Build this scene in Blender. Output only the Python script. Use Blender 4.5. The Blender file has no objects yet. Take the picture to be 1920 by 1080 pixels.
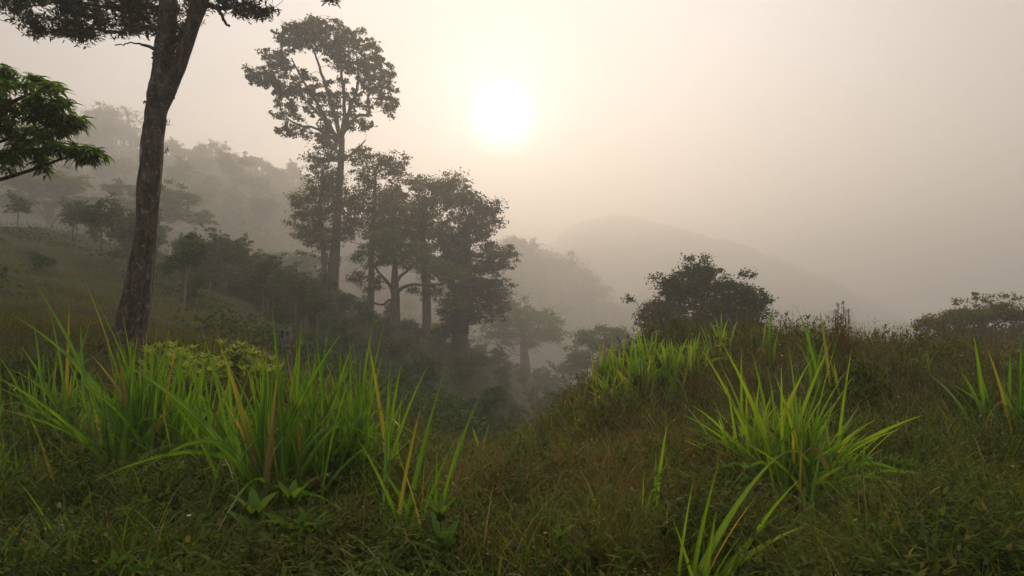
import bpy, math
import numpy as np
from mathutils import Vector, Matrix

R = math.radians
PI = math.pi
scene = bpy.context.scene
C = scene.collection
rng = np.random.default_rng(7)

# ------------------------------------------------------------------ camera
FPX, W0, H0 = 1066.7, 1920, 1080
PITCH = math.atan(60 / FPX)
EYE = 1.6
cd = bpy.data.cameras.new('camera')
cam = bpy.data.objects.new('camera', cd)
C.objects.link(cam)
cam.location = (0, 0, EYE)
cam.rotation_euler = (PI / 2 + PITCH, 0, 0)
cd.lens = 20
cd.sensor_width = 36
cd.clip_start = 0.05
cd.clip_end = 3000
scene.camera = cam

# ------------------------------------------------------------------ sky and sun
SUN_EL, SUN_AZ = R(19.8), R(-1.0)          # azimuth measured from +Y towards +X
sd = Vector((math.sin(SUN_AZ) * math.cos(SUN_EL), math.cos(SUN_AZ) * math.cos(SUN_EL), math.sin(SUN_EL)))
world = bpy.data.worlds.new('World')
scene.world = world
world.use_nodes = True
nt = world.node_tree
nt.nodes.clear()
N = nt.nodes.new
L = nt.links.new
out = N('ShaderNodeOutputWorld')
bg = N('ShaderNodeBackground')
bg.inputs['Strength'].default_value = 0.10
L(bg.outputs[0], out.inputs['Surface'])
sky = N('ShaderNodeTexSky')
sky.sky_type = 'NISHITA'
sky.sun_disc = False
sky.sun_elevation = SUN_EL
sky.sun_rotation = SUN_AZ
sky.air_density = 1.0
sky.dust_density = 3.0
sky.ozone_density = 1.0
tc = N('ShaderNodeTexCoord')


def vmath(op, a, b=None):
    n = N('ShaderNodeVectorMath'); n.operation = op
    for i, v in enumerate((a, b)):
        if v is None: continue
        if hasattr(v, 'links'): L(v, n.inputs[i])
        else: n.inputs[i].default_value = v
    return n


def fmath(op, a, b=None, clamp=False):
    n = N('ShaderNodeMath'); n.operation = op; n.use_clamp = clamp
    for i, v in enumerate((a, b)):
        if v is None: continue
        if hasattr(v, 'links'): L(v, n.inputs[i])
        else: n.inputs[i].default_value = v
    return n.outputs[0]


def mixc(fac, a, b, mode='MIX'):
    n = N('ShaderNodeMix'); n.data_type = 'RGBA'; n.blend_type = mode
    for k, v in ((0, fac), (6, a), (7, b)):
        if hasattr(v, 'links'): L(v, n.inputs[k])
        else: n.inputs[k].default_value = v
    return n.outputs[2]


nrm = vmath('NORMALIZE', tc.outputs['Generated']).outputs[0]
dt = vmath('DOT_PRODUCT', nrm, tuple(sd)).outputs['Value']
dpos = fmath('MAXIMUM', dt, 0.0)
# overcast morning mist: the sky colour pulled towards a grey white, brighter round the sun
bw = N('ShaderNodeRGBToBW'); L(sky.outputs[0], bw.inputs[0])
grey = mixc(1.0, bw.outputs[0], (1.0, 0.985, 0.965, 1), 'MULTIPLY')
skym = mixc(0.80, sky.outputs[0], grey)
base = vmath('MINIMUM', mixc(1.0, skym, (.23, .31, .42, 1), 'MULTIPLY'), (1.6, 2.1, 2.8)).outputs[0]
# mist brightens the overhead sky; extra added out of view to light the foreground
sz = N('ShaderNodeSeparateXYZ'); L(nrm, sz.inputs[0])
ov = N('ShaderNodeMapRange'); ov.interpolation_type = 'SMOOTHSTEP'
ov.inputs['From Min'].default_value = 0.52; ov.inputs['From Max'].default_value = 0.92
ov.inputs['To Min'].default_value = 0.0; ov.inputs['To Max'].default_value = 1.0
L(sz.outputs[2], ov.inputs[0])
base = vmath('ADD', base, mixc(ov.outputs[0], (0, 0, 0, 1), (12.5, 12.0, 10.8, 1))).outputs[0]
noi = N('ShaderNodeTexNoise'); noi.inputs['Scale'].default_value = 2.2; noi.inputs['Detail'].default_value = 5
noi.inputs['Roughness'].default_value = 0.5
mp = N('ShaderNodeMapping'); mp.inputs['Scale'].default_value = (1, 1, 2.2)
L(nrm, mp.inputs[0]); L(mp.outputs[0], noi.inputs['Vector'])
cl = N('ShaderNodeMapRange'); cl.inputs['From Min'].default_value = 0.3; cl.inputs['From Max'].default_value = 0.7
cl.inputs['To Min'].default_value = 0.8; cl.inputs['To Max'].default_value = 1.2
L(noi.outputs[0], cl.inputs[0])
glow1 = fmath('MULTIPLY', fmath('POWER', dpos, 7.0), 0.25)
glow2 = fmath('MULTIPLY', fmath('POWER', dpos, 60.0), 0.2)
glow3 = fmath('MULTIPLY', fmath('POWER', dpos, 200.0), 5.0)
disc = N('ShaderNodeMapRange'); disc.interpolation_type = 'SMOOTHSTEP'
disc.inputs['From Min'].default_value = math.cos(R(4.0)); disc.inputs['From Max'].default_value = math.cos(R(0.3))
disc.inputs['To Max'].default_value = 9.0
L(dt, disc.inputs[0])
g12 = fmath('ADD', glow1, fmath('ADD', glow2, glow3))
gcol = mixc(1.0, g12, (1.0, 0.90, 0.80, 1), 'MULTIPLY')
dcol = mixc(1.0, disc.outputs[0], (1.0, 0.92, 0.78, 1), 'MULTIPLY')
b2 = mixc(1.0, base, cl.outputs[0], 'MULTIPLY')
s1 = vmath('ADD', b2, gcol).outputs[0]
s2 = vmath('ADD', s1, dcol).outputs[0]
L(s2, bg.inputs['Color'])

ld = bpy.data.lights.new('sun', 'SUN')
ld.energy = 4.2
ld.angle = R(0.6)
ld.color = (1.0, 0.75, 0.51)
sun = bpy.data.objects.new('sun', ld)
C.objects.link(sun)
sun.rotation_euler = (-sd).to_track_quat('-Z', 'Y').to_euler()
sun.location = sd * 30

scene.view_settings.view_transform = 'Standard'
scene.view_settings.look = 'None'
scene.view_settings.gamma = 1
scene.view_settings.exposure = 1.66
cy = scene.cycles
cy.max_bounces = 8
cy.diffuse_bounces = 3
cy.glossy_bounces = 2
cy.transmission_bounces = 4
cy.volume_bounces = 1
cy.use_denoising = True

# ------------------------------------------------------------------ projection helpers
ct, st = math.cos(PITCH), math.sin(PITCH)


def at(px, py, Y):
    """the world point at depth Y along the view through a pixel of the 1920 x 1080 photograph"""
    u = (px - 960) / FPX
    v = (540 - py) / FPX
    dx, dy, dz = u, ct - st * v, st + ct * v
    k = Y / dy
    return np.array([dx * k, Y, EYE + dz * k])


def YM(Y):
    """real distance of a thing from its rank in the layout"""
    return float(np.interp(Y, [0, 14, 24, 45, 62, 80, 130, 300, 370, 400], [0, 14, 25, 77, 128, 305, 430, 720, 1080, 1140]))


# ------------------------------------------------------------------ terrain height
CTRL = [
    # near
    (-300, 1080, 3.4), (0, 1080, 3.4), (480, 1080, 3.4), (960, 1080, 3.4), (1440, 1080, 3.4), (1920, 1080, 3.4), (2250, 1080, 3.4),
    (0, 880, 6), (300, 870, 6.3), (560, 960, 4.7), (760, 1000, 4.2), (950, 960, 5), (1200, 905, 5.6), (1480, 940, 5), (1920, 900, 5.8),
    (-300, 740, 10), (0, 750, 9.5), (240, 725, 10.5), (450, 740, 9.5), (600, 775, 9), (800, 855, 8.8), (920, 888, 9), (1000, 842, 10),
    (1080, 755, 10.8), (1150, 688, 11.3), (1250, 645, 12), (1450, 630, 12.5), (1600, 645, 12.5), (1750, 665, 12), (1920, 675, 12), (2200, 700, 12),
    (1200, 810, 7.5), (1480, 765, 8), (1300, 735, 9.5), (1700, 765, 8), (1920, 770, 8),
    # left slope
    (0, 620, 15), (-300, 560, 15), (240, 655, 14), (450, 685, 14), (600, 735, 14), (750, 815, 13), (900, 890, 14), (1000, 900, 15),
    (0, 520, 24), (-400, 380, 30), (200, 560, 24), (400, 615, 24), (550, 675, 23), (700, 750, 24), (850, 805, 24), (950, 835, 25), (1050, 835, 28),
    (-300, 390, 36), (0, 430, 36), (150, 452, 38), (300, 480, 40), (450, 520, 42), (550, 555, 43), (620, 582, 44), (740, 615, 45), (860, 660, 46),
    (985, 708, 58), (1060, 738, 60), (800, 720, 36), (650, 650, 34), (930, 770, 38), (400, 560, 32),
    (0, 460, 50), (300, 505, 55), (550, 595, 58), (740, 655, 60), (900, 705, 62), (120, 440, 58),
    # far left hill and the slopes beyond the valley
    (-300, 300, 80), (0, 297, 80), (150, 299, 80), (270, 305, 82), (420, 335, 85), (570, 378, 90), (700, 440, 95), (850, 520, 105),
    (950, 500, 125), (1100, 545, 130), (1220, 600, 135), (900, 660, 85), (1100, 730, 85), (1250, 750, 85), (200, 400, 68), (450, 430, 72), (650, 520, 78),
    (1250, 765, 20), (1300, 830, 22), (1300, 810, 35), (1300, 770, 60), (1600, 820, 22), (1600, 810, 35), (1600, 770, 60),
    (1920, 810, 22), (1920, 800, 35), (1920, 760, 60), (2300, 800, 25), (1120, 860, 22), (1130, 800, 40),
    (1300, 700, 120), (1600, 700, 120), (1920, 690, 120),
    (850, 560, 370), (980, 490, 370), (1060, 436, 370), (1130, 410, 370), (1190, 411, 370), (1250, 422, 370), (1320, 440, 370), (1400, 462, 370), (1480, 492, 370), (1560, 530, 370), (1640, 572, 370), (1720, 605, 370), (1095, 419, 370), (1160, 409, 370), (1220, 416, 370), (1285, 431, 370), (1360, 450, 370), (1440, 477, 370), (1360, 470, 345), (1190, 434, 345), (1060, 455, 345), (1130, 430, 345), (1250, 442, 345), (1400, 480, 345), (980, 505, 345), (1560, 545, 345), (1320, 460, 345), (1480, 510, 345), (1150, 600, 220), (1400, 650, 220),
    (-300, 360, 140), (100, 350, 140), (300, 370, 140), (600, 430, 140), (800, 560, 200), (300, 480, 300), (1900, 640, 300), (1800, 690, 200), (-500, 480, 300),
]
CP = [at(c[0], c[1], YM(c[2])) for c in CTRL]
for r_, z_ in ((0.0, 0.02), (2.5, 0.0), (6, 0.0), (15, 0.4), (40, 1.5), (110, 3.0), (300, -4)):
    for a_ in ((0,) if r_ == 0 else range(0, 360, 30)):
        x_, y_ = r_ * math.sin(R(a_)), r_ * math.cos(R(a_))
        if (r_ > 2.6 and y_ > 0.35 * abs(x_)) or (r_ > 2.6 and y_ > -0.1 * r_ and r_ > 14): continue
        CP.append(np.array([x_, y_, z_]))
for a_ in range(0, 360, 20):
    CP.append(np.array([1350 * math.sin(R(a_)), 1350 * math.cos(R(a_)), -6.0]))
CP = np.array(CP)


def warp(x, y):
    r = np.hypot(x, y) + 1e-9
    s = np.log1p(r / 2.0)
    return x / r * s, y / r * s, r


def tps_k(d2):
    return 0.5 * d2 * np.log(d2 + 1e-12)


wx, wy, wr = warp(CP[:, 0], CP[:, 1])
wv = (CP[:, 2] - EYE) / (wr + 1.5)
n_ = len(wx)
K_ = tps_k((wx[:, None] - wx) ** 2 + (wy[:, None] - wy) ** 2) + np.eye(n_) * 2e-3
P_ = np.stack([np.ones(n_), wx, wy], 1)
A_ = np.block([[K_, P_], [P_.T, np.zeros((3, 3))]])
coef = np.linalg.solve(A_, np.concatenate([wv, np.zeros(3)]))

rb = np.random.default_rng(3)
BUMPS = []
for wl, amp, r0 in [(0.5, .012, 0), (0.9, .022, 0), (1.6, .035, 0), (2.8, .04, 0), (5, .05, 10), (8, .11, 18), (14, .16, 25), (24, .3, 50), (45, .6, 70), (28, .6, 320), (90, .8, 320)]:
    for _ in range(4):
        a = rb.uniform(0, 2 * PI)
        BUMPS.append((2 * PI / wl / rb.uniform(.8, 1.2), a, rb.uniform(0, 6.28), amp, r0))


def height(x, y):
    x = np.atleast_1d(np.asarray(x, float)); y = np.atleast_1d(np.asarray(y, float))
    o = np.empty(len(x))
    for i in range(0, len(x), 40000):
        a, b = x[i:i + 40000], y[i:i + 40000]
        p, q, r = warp(a, b)
        v = tps_k((p[:, None] - wx) ** 2 + (q[:, None] - wy) ** 2) @ coef[:n_] + coef[n_] + coef[n_ + 1] * p + coef[n_ + 2] * q
        z = EYE + v * (r + 1.5)
        for k, an, ph, amp, r0 in BUMPS:
            f = 1.0 if r0 == 0 else np.clip((r - r0) / r0, 0, 1)
            z = z + amp * f * np.sin(k * (a * math.cos(an) + b * math.sin(an)) + ph)
        o[i:i + 40000] = z
    return o


def H(x, y):
    return float(height([x], [y])[0])


def hit(px, py, y0=2.0, y1=200):
    """first ground point seen through a pixel"""
    Y = np.geomspace(y0, y1, 500)
    d = at(px, py, 1.0) - np.array([0, 0, EYE])
    xs, zs = d[0] * Y, EYE + d[2] * Y
    h = height(xs, Y)
    i = np.argmax(h > zs) if (h > zs).any() else len(Y) - 1
    return np.array([xs[i], Y[i], h[i]])


# ------------------------------------------------------------------ object helpers
def tag(o, label=None, cat=None, group=None, kind=None):
    for k, v in (('label', label), ('category', cat), ('group', group), ('kind', kind)):
        if v: o[k] = v
    return o


def empty(name, loc):
    o = bpy.data.objects.new(name, None)
    o.empty_display_size = 0.3
    o.location = tuple(float(v) for v in loc)
    C.objects.link(o)
    return o


def build(name, V, F, mat, parent=None, uv=None, smooth=False):
    """V (n,3) world coordinates, F (m,4) quads (or list of faces with 3 or 4); ONE mesh object"""
    V = np.asarray(V, float)
    org = np.array(parent['_o']) if parent is not None and '_o' in parent else np.zeros(3)
    if parent is not None and '_o' not in parent:
        org = np.array(parent.location)
    V = V - org
    me = bpy.data.meshes.new(name)
    F = np.asarray(F, np.int32)
    m, k = F.shape
    me.vertices.add(len(V)); me.vertices.foreach_set('co', V.astype(np.float32).ravel())
    me.loops.add(m * k); me.loops.foreach_set('vertex_index', F.ravel())
    me.polygons.add(m); me.polygons.foreach_set('loop_start', np.arange(0, m * k, k, dtype=np.int32))
    if smooth: me.polygons.foreach_set('use_smooth', np.ones(m, bool))
    me.update(calc_edges=True)
    if uv is not None:
        ul = me.uv_layers.new(name='UVMap')
        ul.data.foreach_set('uv', np.asarray(uv, np.float32)[F.ravel()].ravel())
    me.materials.append(mat)
    o = bpy.data.objects.new(name, me)
    C.objects.link(o)
    if parent is not None: o.parent = parent
    return o


def thing_mesh(name, loc, V, F, mat, **kw):
    """a thing that is one mesh, its origin at its base"""
    loc = np.asarray(loc, float)
    o = build(name, np.asarray(V) - loc, F, mat, **kw)
    o.location = loc
    return o


def dup(root, loc, rz=0.0, sc=1.0, label=None):
    r = root.copy(); C.objects.link(r)
    r.location = tuple(float(v) for v in loc); r.rotation_euler = (0, 0, rz); r.scale = (sc,) * 3
    if label: r['label'] = label
    for ch in list(root.children):
        c = ch.copy(); C.objects.link(c); c.parent = r
    return r


def join(parts):
    """concatenate (V, F[, UV]) tuples"""
    Vs, Fs, Us, o = [], [], [], 0
    for p in parts:
        Vs.append(p[0]); Fs.append(np.asarray(p[1]) + o); o += len(p[0])
        if len(p) > 2: Us.append(p[2])
    if Us: return np.concatenate(Vs), np.concatenate(Fs), np.concatenate(Us)
    return np.concatenate(Vs), np.concatenate(Fs)


# ------------------------------------------------------------------ materials
def mat_new(name):
    m = bpy.data.materials.new(name); m.use_nodes = True
    m.node_tree.nodes.clear()
    return m


def nodes(m):
    t = m.node_tree
    def n(kind, **kw):
        x = t.nodes.new(kind)
        for k, v in kw.items():
            if k in x.inputs: x.inputs[k].default_value = v
            else: setattr(x, k, v)
        return x
    return t, n, t.links.new


def ramp(n, stops):
    r = n('ShaderNodeValToRGB')
    e = r.color_ramp.elements
    while len(e) < len(stops): e.new(0.5)
    for i, (p, c) in enumerate(stops):
        e[i].position = p; e[i].color = (*c, 1)
    return r


def leaf_mat(name, stops, trans=0.4, rough=0.55, spec=0.3, patch=None, patch_scale=0.6, tint=(1.25, 1.15, 0.5), blade=False):
    """foliage: colour varies per leaf and in patches; light passes through"""
    m = mat_new(name); t, n, l = nodes(m)
    g = n('ShaderNodeNewGeometry')
    r = ramp(n, stops); l(g.outputs['Random Per Island'], r.inputs[0])
    col = r.outputs[0]
    tcn = n('ShaderNodeTexCoord')
    if patch:
        nz = n('ShaderNodeTexNoise', Scale=patch_scale, Detail=3.0, Roughness=0.6)
        l(g.outputs['Position'], nz.inputs['Vector'])
        mr = n('ShaderNodeMapRange'); mr.inputs['From Min'].default_value = .42; mr.inputs['From Max'].default_value = .6
        l(nz.outputs[0], mr.inputs[0])
        mx = n('ShaderNodeMix', data_type='RGBA'); mx.inputs[7].default_value = (*patch, 1)
        mf = n('ShaderNodeMath', operation='MULTIPLY'); mf.inputs[1].default_value = .75
        l(mr.outputs[0], mf.inputs[0]); l(mf.outputs[0], mx.inputs[0]); l(col, mx.inputs[6])
        col = mx.outputs[2]
    if blade:
        sx = n('ShaderNodeSeparateXYZ'); l(tcn.outputs['UV'], sx.inputs[0])
        # paler midrib along the centre and a dry tip
        a = n('ShaderNodeMath', operation='SUBTRACT'); a.inputs[1].default_value = .5; l(sx.outputs[0], a.inputs[0])
        b = n('ShaderNodeMath', operation='ABSOLUTE'); l(a.outputs[0], b.inputs[0])
        mr = n('ShaderNodeMapRange'); mr.inputs['From Min'].default_value = .02; mr.inputs['From Max'].default_value = .09
        mr.inputs['To Min'].default_value = .5; mr.inputs['To Max'].default_value = 0
        l(b.outputs[0], mr.inputs[0])
        mx = n('ShaderNodeMix', data_type='RGBA'); mx.inputs[7].default_value = (.22, .30, .10, 1)
        l(mr.outputs[0], mx.inputs[0]); l(col, mx.inputs[6])
        tp = n('ShaderNodeMapRange'); tp.inputs['From Min'].default_value = .93; tp.inputs['From Max'].default_value = 1
        tp.inputs['To Max'].default_value = .8; l(sx.outputs[1], tp.inputs[0])
        mx2 = n('ShaderNodeMix', data_type='RGBA'); mx2.inputs[7].default_value = (.22, .16, .05, 1)
        l(tp.outputs[0], mx2.inputs[0]); l(mx.outputs[2], mx2.inputs[6])
        # fine lengthwise veins
        wv_ = n('ShaderNodeTexNoise', Scale=1.0, Detail=2.0)
        mpn = n('ShaderNodeMapping'); mpn.inputs['Scale'].default_value = (22, 1.2, 1)
        l(tcn.outputs['UV'], mpn.inputs[0]); l(mpn.outputs[0], wv_.inputs['Vector'])
        mr3 = n('ShaderNodeMapRange'); mr3.inputs['To Min'].default_value = .7; mr3.inputs['To Max'].default_value = 1.3
        l(wv_.outputs[0], mr3.inputs[0])
        mx3 = n('ShaderNodeMix', data_type='RGBA', blend_type='MULTIPLY'); mx3.inputs[0].default_value = 1
        l(mx2.outputs[2], mx3.inputs[6]); l(mr3.outputs[0], mx3.inputs[7])
        col = mx3.outputs[2]
    bs = n('ShaderNodeBsdfPrincipled'); bs.inputs['Roughness'].default_value = rough
    bs.inputs['Specular IOR Level'].default_value = spec
    l(col, bs.inputs['Base Color'])
    tr = n('ShaderNodeBsdfTranslucent')
    tm = n('ShaderNodeMix', data_type='RGBA', blend_type='MULTIPLY'); tm.inputs[0].default_value = 1
    tm.inputs[7].default_value = (*tint, 1); l(col, tm.inputs[6]); l(tm.outputs[2], tr.inputs[0])
    ms = n('ShaderNodeMixShader'); ms.inputs[0].default_value = trans
    l(bs.outputs[0], ms.inputs[1]); l(tr.outputs[0], ms.inputs[2])
    o = n('ShaderNodeOutputMaterial'); l(ms.outputs[0], o.inputs[0])
    return m


def bark_mat(name, a, b, c, scale=6.0, bump=0.5):
    m = mat_new(name); t, n, l = nodes(m)
    tcn = n('ShaderNodeTexCoord')
    mp_ = n('ShaderNodeMapping'); mp_.inputs['Scale'].default_value = (1, 1, .18)
    l(tcn.outputs['Object'], mp_.inputs[0])
    nz = n('ShaderNodeTexNoise', Scale=scale, Detail=8.0, Roughness=.65); l(mp_.outputs[0], nz.inputs['Vector'])
    r = ramp(n, [(.35, a), (.6, b)]); l(nz.outputs[0], r.inputs[0])
    n2 = n('ShaderNodeTexNoise', Scale=2.2, Detail=6.0, Roughness=.7); l(tcn.outputs['Object'], n2.inputs['Vector'])
    mr = n('ShaderNodeMapRange'); mr.inputs['From Min'].default_value = .52; mr.inputs['From Max'].default_value = .66
    l(n2.outputs[0], mr.inputs[0])
    mx = n('ShaderNodeMix', data_type='RGBA'); mx.inputs[7].default_value = (*c, 1)
    l(mr.outputs[0], mx.inputs[0]); l(r.outputs[0], mx.inputs[6])
    if bump >= 1:
        vo = n('ShaderNodeTexVoronoi', Scale=9.0); mp2 = n('ShaderNodeMapping'); mp2.inputs['Scale'].default_value = (1, 1, .22)
        wn = n('ShaderNodeTexNoise', Scale=4.0, Detail=4.0); l(tcn.outputs['Object'], wn.inputs['Vector'])
        av = n('ShaderNodeVectorMath', operation='MULTIPLY_ADD'); av.inputs[1].default_value = (.25, .25, .25)
        l(wn.outputs[1], av.inputs[0]); l(tcn.outputs['Object'], av.inputs[2]); l(av.outputs[0], mp2.inputs[0]); l(mp2.outputs[0], vo.inputs['Vector'])
        vo.feature = 'DISTANCE_TO_EDGE'
        cr = n('ShaderNodeMapRange'); cr.inputs['From Max'].default_value = .12; cr.inputs['To Min'].default_value = .35; l(vo.outputs['Distance'], cr.inputs[0])
        cm = n('ShaderNodeMix', data_type='RGBA', blend_type='MULTIPLY'); cm.inputs[0].default_value = 1
        l(mx.outputs[2], cm.inputs[6]); l(cr.outputs[0], cm.inputs[7])
        ln_ = n('ShaderNodeTexNoise', Scale=7.0, Detail=7.0, Roughness=.75); l(tcn.outputs['Object'], ln_.inputs['Vector'])
        lr = n('ShaderNodeMapRange'); lr.inputs['From Min'].default_value = .56; lr.inputs['From Max'].default_value = .64; l(ln_.outputs[0], lr.inputs[0])
        mx = n('ShaderNodeMix', data_type='RGBA'); mx.inputs[7].default_value = (.17, .165, .14, 1); l(lr.outputs[0], mx.inputs[0]); l(cm.outputs[2], mx.inputs[6])
    bs = n('ShaderNodeBsdfPrincipled'); bs.inputs['Roughness'].default_value = .9
    bs.inputs['Specular IOR Level'].default_value = .15
    l(mx.outputs[2], bs.inputs['Base Color'])
    bp = n('ShaderNodeBump', Strength=bump, Distance=.05); l(nz.outputs[0], bp.inputs['Height']); l(bp.outputs[0], bs.inputs['Normal'])
    o = n('ShaderNodeOutputMaterial'); l(bs.outputs[0], o.inputs[0])
    return m


def ground_mat():
    m = mat_new('ground_soil'); t, n, l = nodes(m)
    g = n('ShaderNodeNewGeometry')
    nz = n('ShaderNodeTexNoise', Scale=.35, Detail=9.0, Roughness=.7); l(g.outputs['Position'], nz.inputs['Vector'])
    r = ramp(n, [(.35, (.012, .013, .006)), (.5, (.024, .03, .008)), (.65, (.04, .036, .014))]); l(nz.outputs[0], r.inputs[0])
    n2 = n('ShaderNodeTexNoise', Scale=9.0, Detail=6.0, Roughness=.7); l(g.outputs['Position'], n2.inputs['Vector'])
    mr = n('ShaderNodeMapRange'); mr.inputs['To Min'].default_value = .4; mr.inputs['To Max'].default_value = 1.5; l(n2.outputs[0], mr.inputs[0])
    mx = n('ShaderNodeMix', data_type='RGBA', blend_type='MULTIPLY'); mx.inputs[0].default_value = 1
    l(r.outputs[0], mx.inputs[6]); l(mr.outputs[0], mx.inputs[7])
    bs = n('ShaderNodeBsdfPrincipled'); bs.inputs['Roughness'].default_value = 1; bs.inputs['Specular IOR Level'].default_value = .1
    l(mx.outputs[2], bs.inputs['Base Color'])
    bp = n('ShaderNodeBump', Strength=.8, Distance=.1); l(n2.outputs[0], bp.inputs['Height']); l(bp.outputs[0], bs.inputs['Normal'])
    o = n('ShaderNodeOutputMaterial'); l(bs.outputs[0], o.inputs[0])
    return m


M = dict(
    ground=ground_mat(),
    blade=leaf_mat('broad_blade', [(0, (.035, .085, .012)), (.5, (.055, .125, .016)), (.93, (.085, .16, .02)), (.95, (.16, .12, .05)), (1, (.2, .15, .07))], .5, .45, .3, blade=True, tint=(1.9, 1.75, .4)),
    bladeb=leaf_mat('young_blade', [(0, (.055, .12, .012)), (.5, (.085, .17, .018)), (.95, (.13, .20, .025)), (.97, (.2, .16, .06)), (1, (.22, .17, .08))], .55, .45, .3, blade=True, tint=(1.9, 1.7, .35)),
    grass=leaf_mat('fine_grass', [(0, (.018, .032, .004)), (.5, (.036, .060, .007)), (.85, (.07, .09, .012)), (1, (.16, .14, .04))], .45, .8, .08, patch=(.085, .07, .016), patch_scale=.45),
    hillgrass=leaf_mat('hill_grass', [(0, (.045, .065, .003)), (.5, (.078, .095, .004)), (1, (.13, .12, .008))], .5, .9, .05, patch=(.07, .042, .010), patch_scale=.25, tint=(1.4, 1.15, .3)),
    dry=leaf_mat('dry_stem', [(0, (.05, .04, .014)), (.5, (.09, .07, .026)), (1, (.22, .17, .09))], .3, .85, .1, tint=(1.1, 1, .7)),
    longgrass=leaf_mat('long_grass', [(0, (.06, .09, .012)), (.6, (.09, .13, .02)), (.85, (.15, .15, .05)), (1, (.24, .2, .10))], .45, .8, .08),
    meadow=leaf_mat('meadow_grass', [(0, (.025, .05, .006)), (.6, (.05, .095, .010)), (.9, (.09, .12, .02)), (1, (.2, .17, .08))], .5, .6, .15, blade=True, tint=(1.6, 1.4, .4)),
    weed=leaf_mat('weed_leaf', [(0, (.018, .032, .006)), (.5, (.032, .058, .009)), (.85, (.07, .09, .016)), (1, (.13, .10, .03))], .45, .85, .06, patch=(.06, .062, .014), patch_scale=.8),
    broad=leaf_mat('broad_leaf', [(0, (.05, .10, .015)), (1, (.09, .15, .02))], .5, .7, .1),
    shrub=leaf_mat('yellow_green_leaf', [(0, (.10, .17, .015)), (1, (.19, .24, .03))], .5, .5, .3, tint=(1.5, 1.3, .4)),
    near=leaf_mat('drooping_leaf', [(0, (.03, .08, .008)), (.5, (.055, .12, .01)), (1, (.10, .15, .02))], .45, .5, .2, tint=(1.6, 1.35, .4)),
    t1=leaf_mat('high_crown_leaf', [(0, (.025, .04, .01)), (1, (.055, .07, .02))], .35, .5, .3),
    tree=leaf_mat('tree_leaf', [(0, (.04, .048, .009)), (.6, (.065, .075, .012)), (1, (.105, .10, .018))], .45, .8, .08, tint=(1.7, 1.3, .4)),
    treeb=leaf_mat('pale_tree_leaf', [(0, (.05, .08, .018)), (1, (.10, .14, .03))], .4, .8, .08),
    dark=leaf_mat('dark_tree_leaf', [(0, (.018, .032, .009)), (1, (.042, .058, .014))], .35, .8, .1),
    bush=leaf_mat('bush_leaf', [(0, (.018, .035, .012)), (.7, (.038, .062, .014)), (1, (.065, .09, .018))], .35, .8, .1),
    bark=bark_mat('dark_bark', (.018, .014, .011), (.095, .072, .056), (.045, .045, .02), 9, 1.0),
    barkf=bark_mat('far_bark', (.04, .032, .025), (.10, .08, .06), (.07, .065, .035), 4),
    pale=bark_mat('pale_bark', (.10, .09, .07), (.2, .18, .15), (.12, .12, .07), 5),
    wood=bark_mat('weathered_wood', (.03, .027, .025), (.14, .13, .12), (.28, .27, .25), 14, 1.0),
    plume=leaf_mat('plume', [(0, (.06, .036, .018)), (1, (.17, .11, .06))], .4, .8, .2),
    litter=leaf_mat('dead_leaf', [(0, (.07, .045, .02)), (.7, (.16, .11, .05)), (1, (.38, .32, .22))], .3, .8, .1),
    flower=leaf_mat('purple_flower', [(0, (.28, .14, .36)), (1, (.42, .26, .5))], .4, .7, .2, tint=(1, 1, 1)),
)


# ------------------------------------------------------------------ geometry generators
def tube(pts, rad, seg=7, noise=0.0, rg=None, cap=False):
    pts = np.asarray(pts, float); rad = np.asarray(rad, float); k = len(pts)
    t = np.gradient(pts, axis=0); t /= np.linalg.norm(t, axis=1)[:, None] + 1e-9
    ref = np.array([0.31, 0.95, 0.05]) if abs(t[0][1]) < .9 else np.array([1., 0, 0])
    n1 = np.cross(t, ref); n1 /= np.linalg.norm(n1, axis=1)[:, None] + 1e-9
    n2 = np.cross(t, n1)
    a = np.arange(seg) * 2 * PI / seg
    rr = rad[:, None] * np.ones(seg)
    if noise:
        u = np.linspace(0, 1, k)[:, None] * k * .35
        for q in range(1, 6):
            ph = rg.uniform(0, 6.28, 3)
            rr = rr * (1 + noise / q ** .6 * np.sin(q * a[None] + ph[0] + .5 * np.sin(u * q * .5 + ph[1])) * np.cos(u * .6 * q + ph[2]))
    V = pts[:, None] + rr[..., None] * (np.cos(a)[None, :, None] * n1[:, None] + np.sin(a)[None, :, None] * n2[:, None])
    i = np.arange(k - 1)[:, None] * seg; j = np.arange(seg)[None]; j2 = (j + 1) % seg
    F = np.stack([i + j, i + j2, i + seg + j2, i + seg + j], -1).reshape(-1, 4)
    V = V.reshape(-1, 3)
    if cap:
        o = len(V); V = np.concatenate([V, pts[-1:]]); b = (k - 1) * seg
        F = np.concatenate([F, [[b + q, b + (q + 1) % seg, o, o] for q in range(seg)]])
        # degenerate quads are avoided by splitting pairs
        F = F[:-seg]
        F = np.concatenate([F, [[b + q, b + (q + 1) % seg, b + (q + 2) % seg, o] for q in range(0, seg - 1, 2)]])
    return V, F


def smooth_line(pts, n):
    """Catmull-Rom through the points (any number of columns)"""
    p = np.asarray(pts, float)
    p = np.vstack([2 * p[0] - p[1], p, 2 * p[-1] - p[-2]])
    m = len(p) - 3
    u = np.linspace(0, m - 1e-6, n); i = u.astype(int); f = (u - i)[:, None]
    a, b, c, d = p[i], p[i + 1], p[i + 2], p[i + 3]
    return .5 * ((2 * b) + (c - a) * f + (2 * a - 5 * b + 4 * c - d) * f ** 2 + (-a + 3 * b - 3 * c + d) * f ** 3)


def rand_dirs(n, rg, up=0.0):
    v = rg.normal(size=(n, 3)); v[:, 2] += up
    return v / (np.linalg.norm(v, axis=1)[:, None] + 1e-9)


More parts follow.
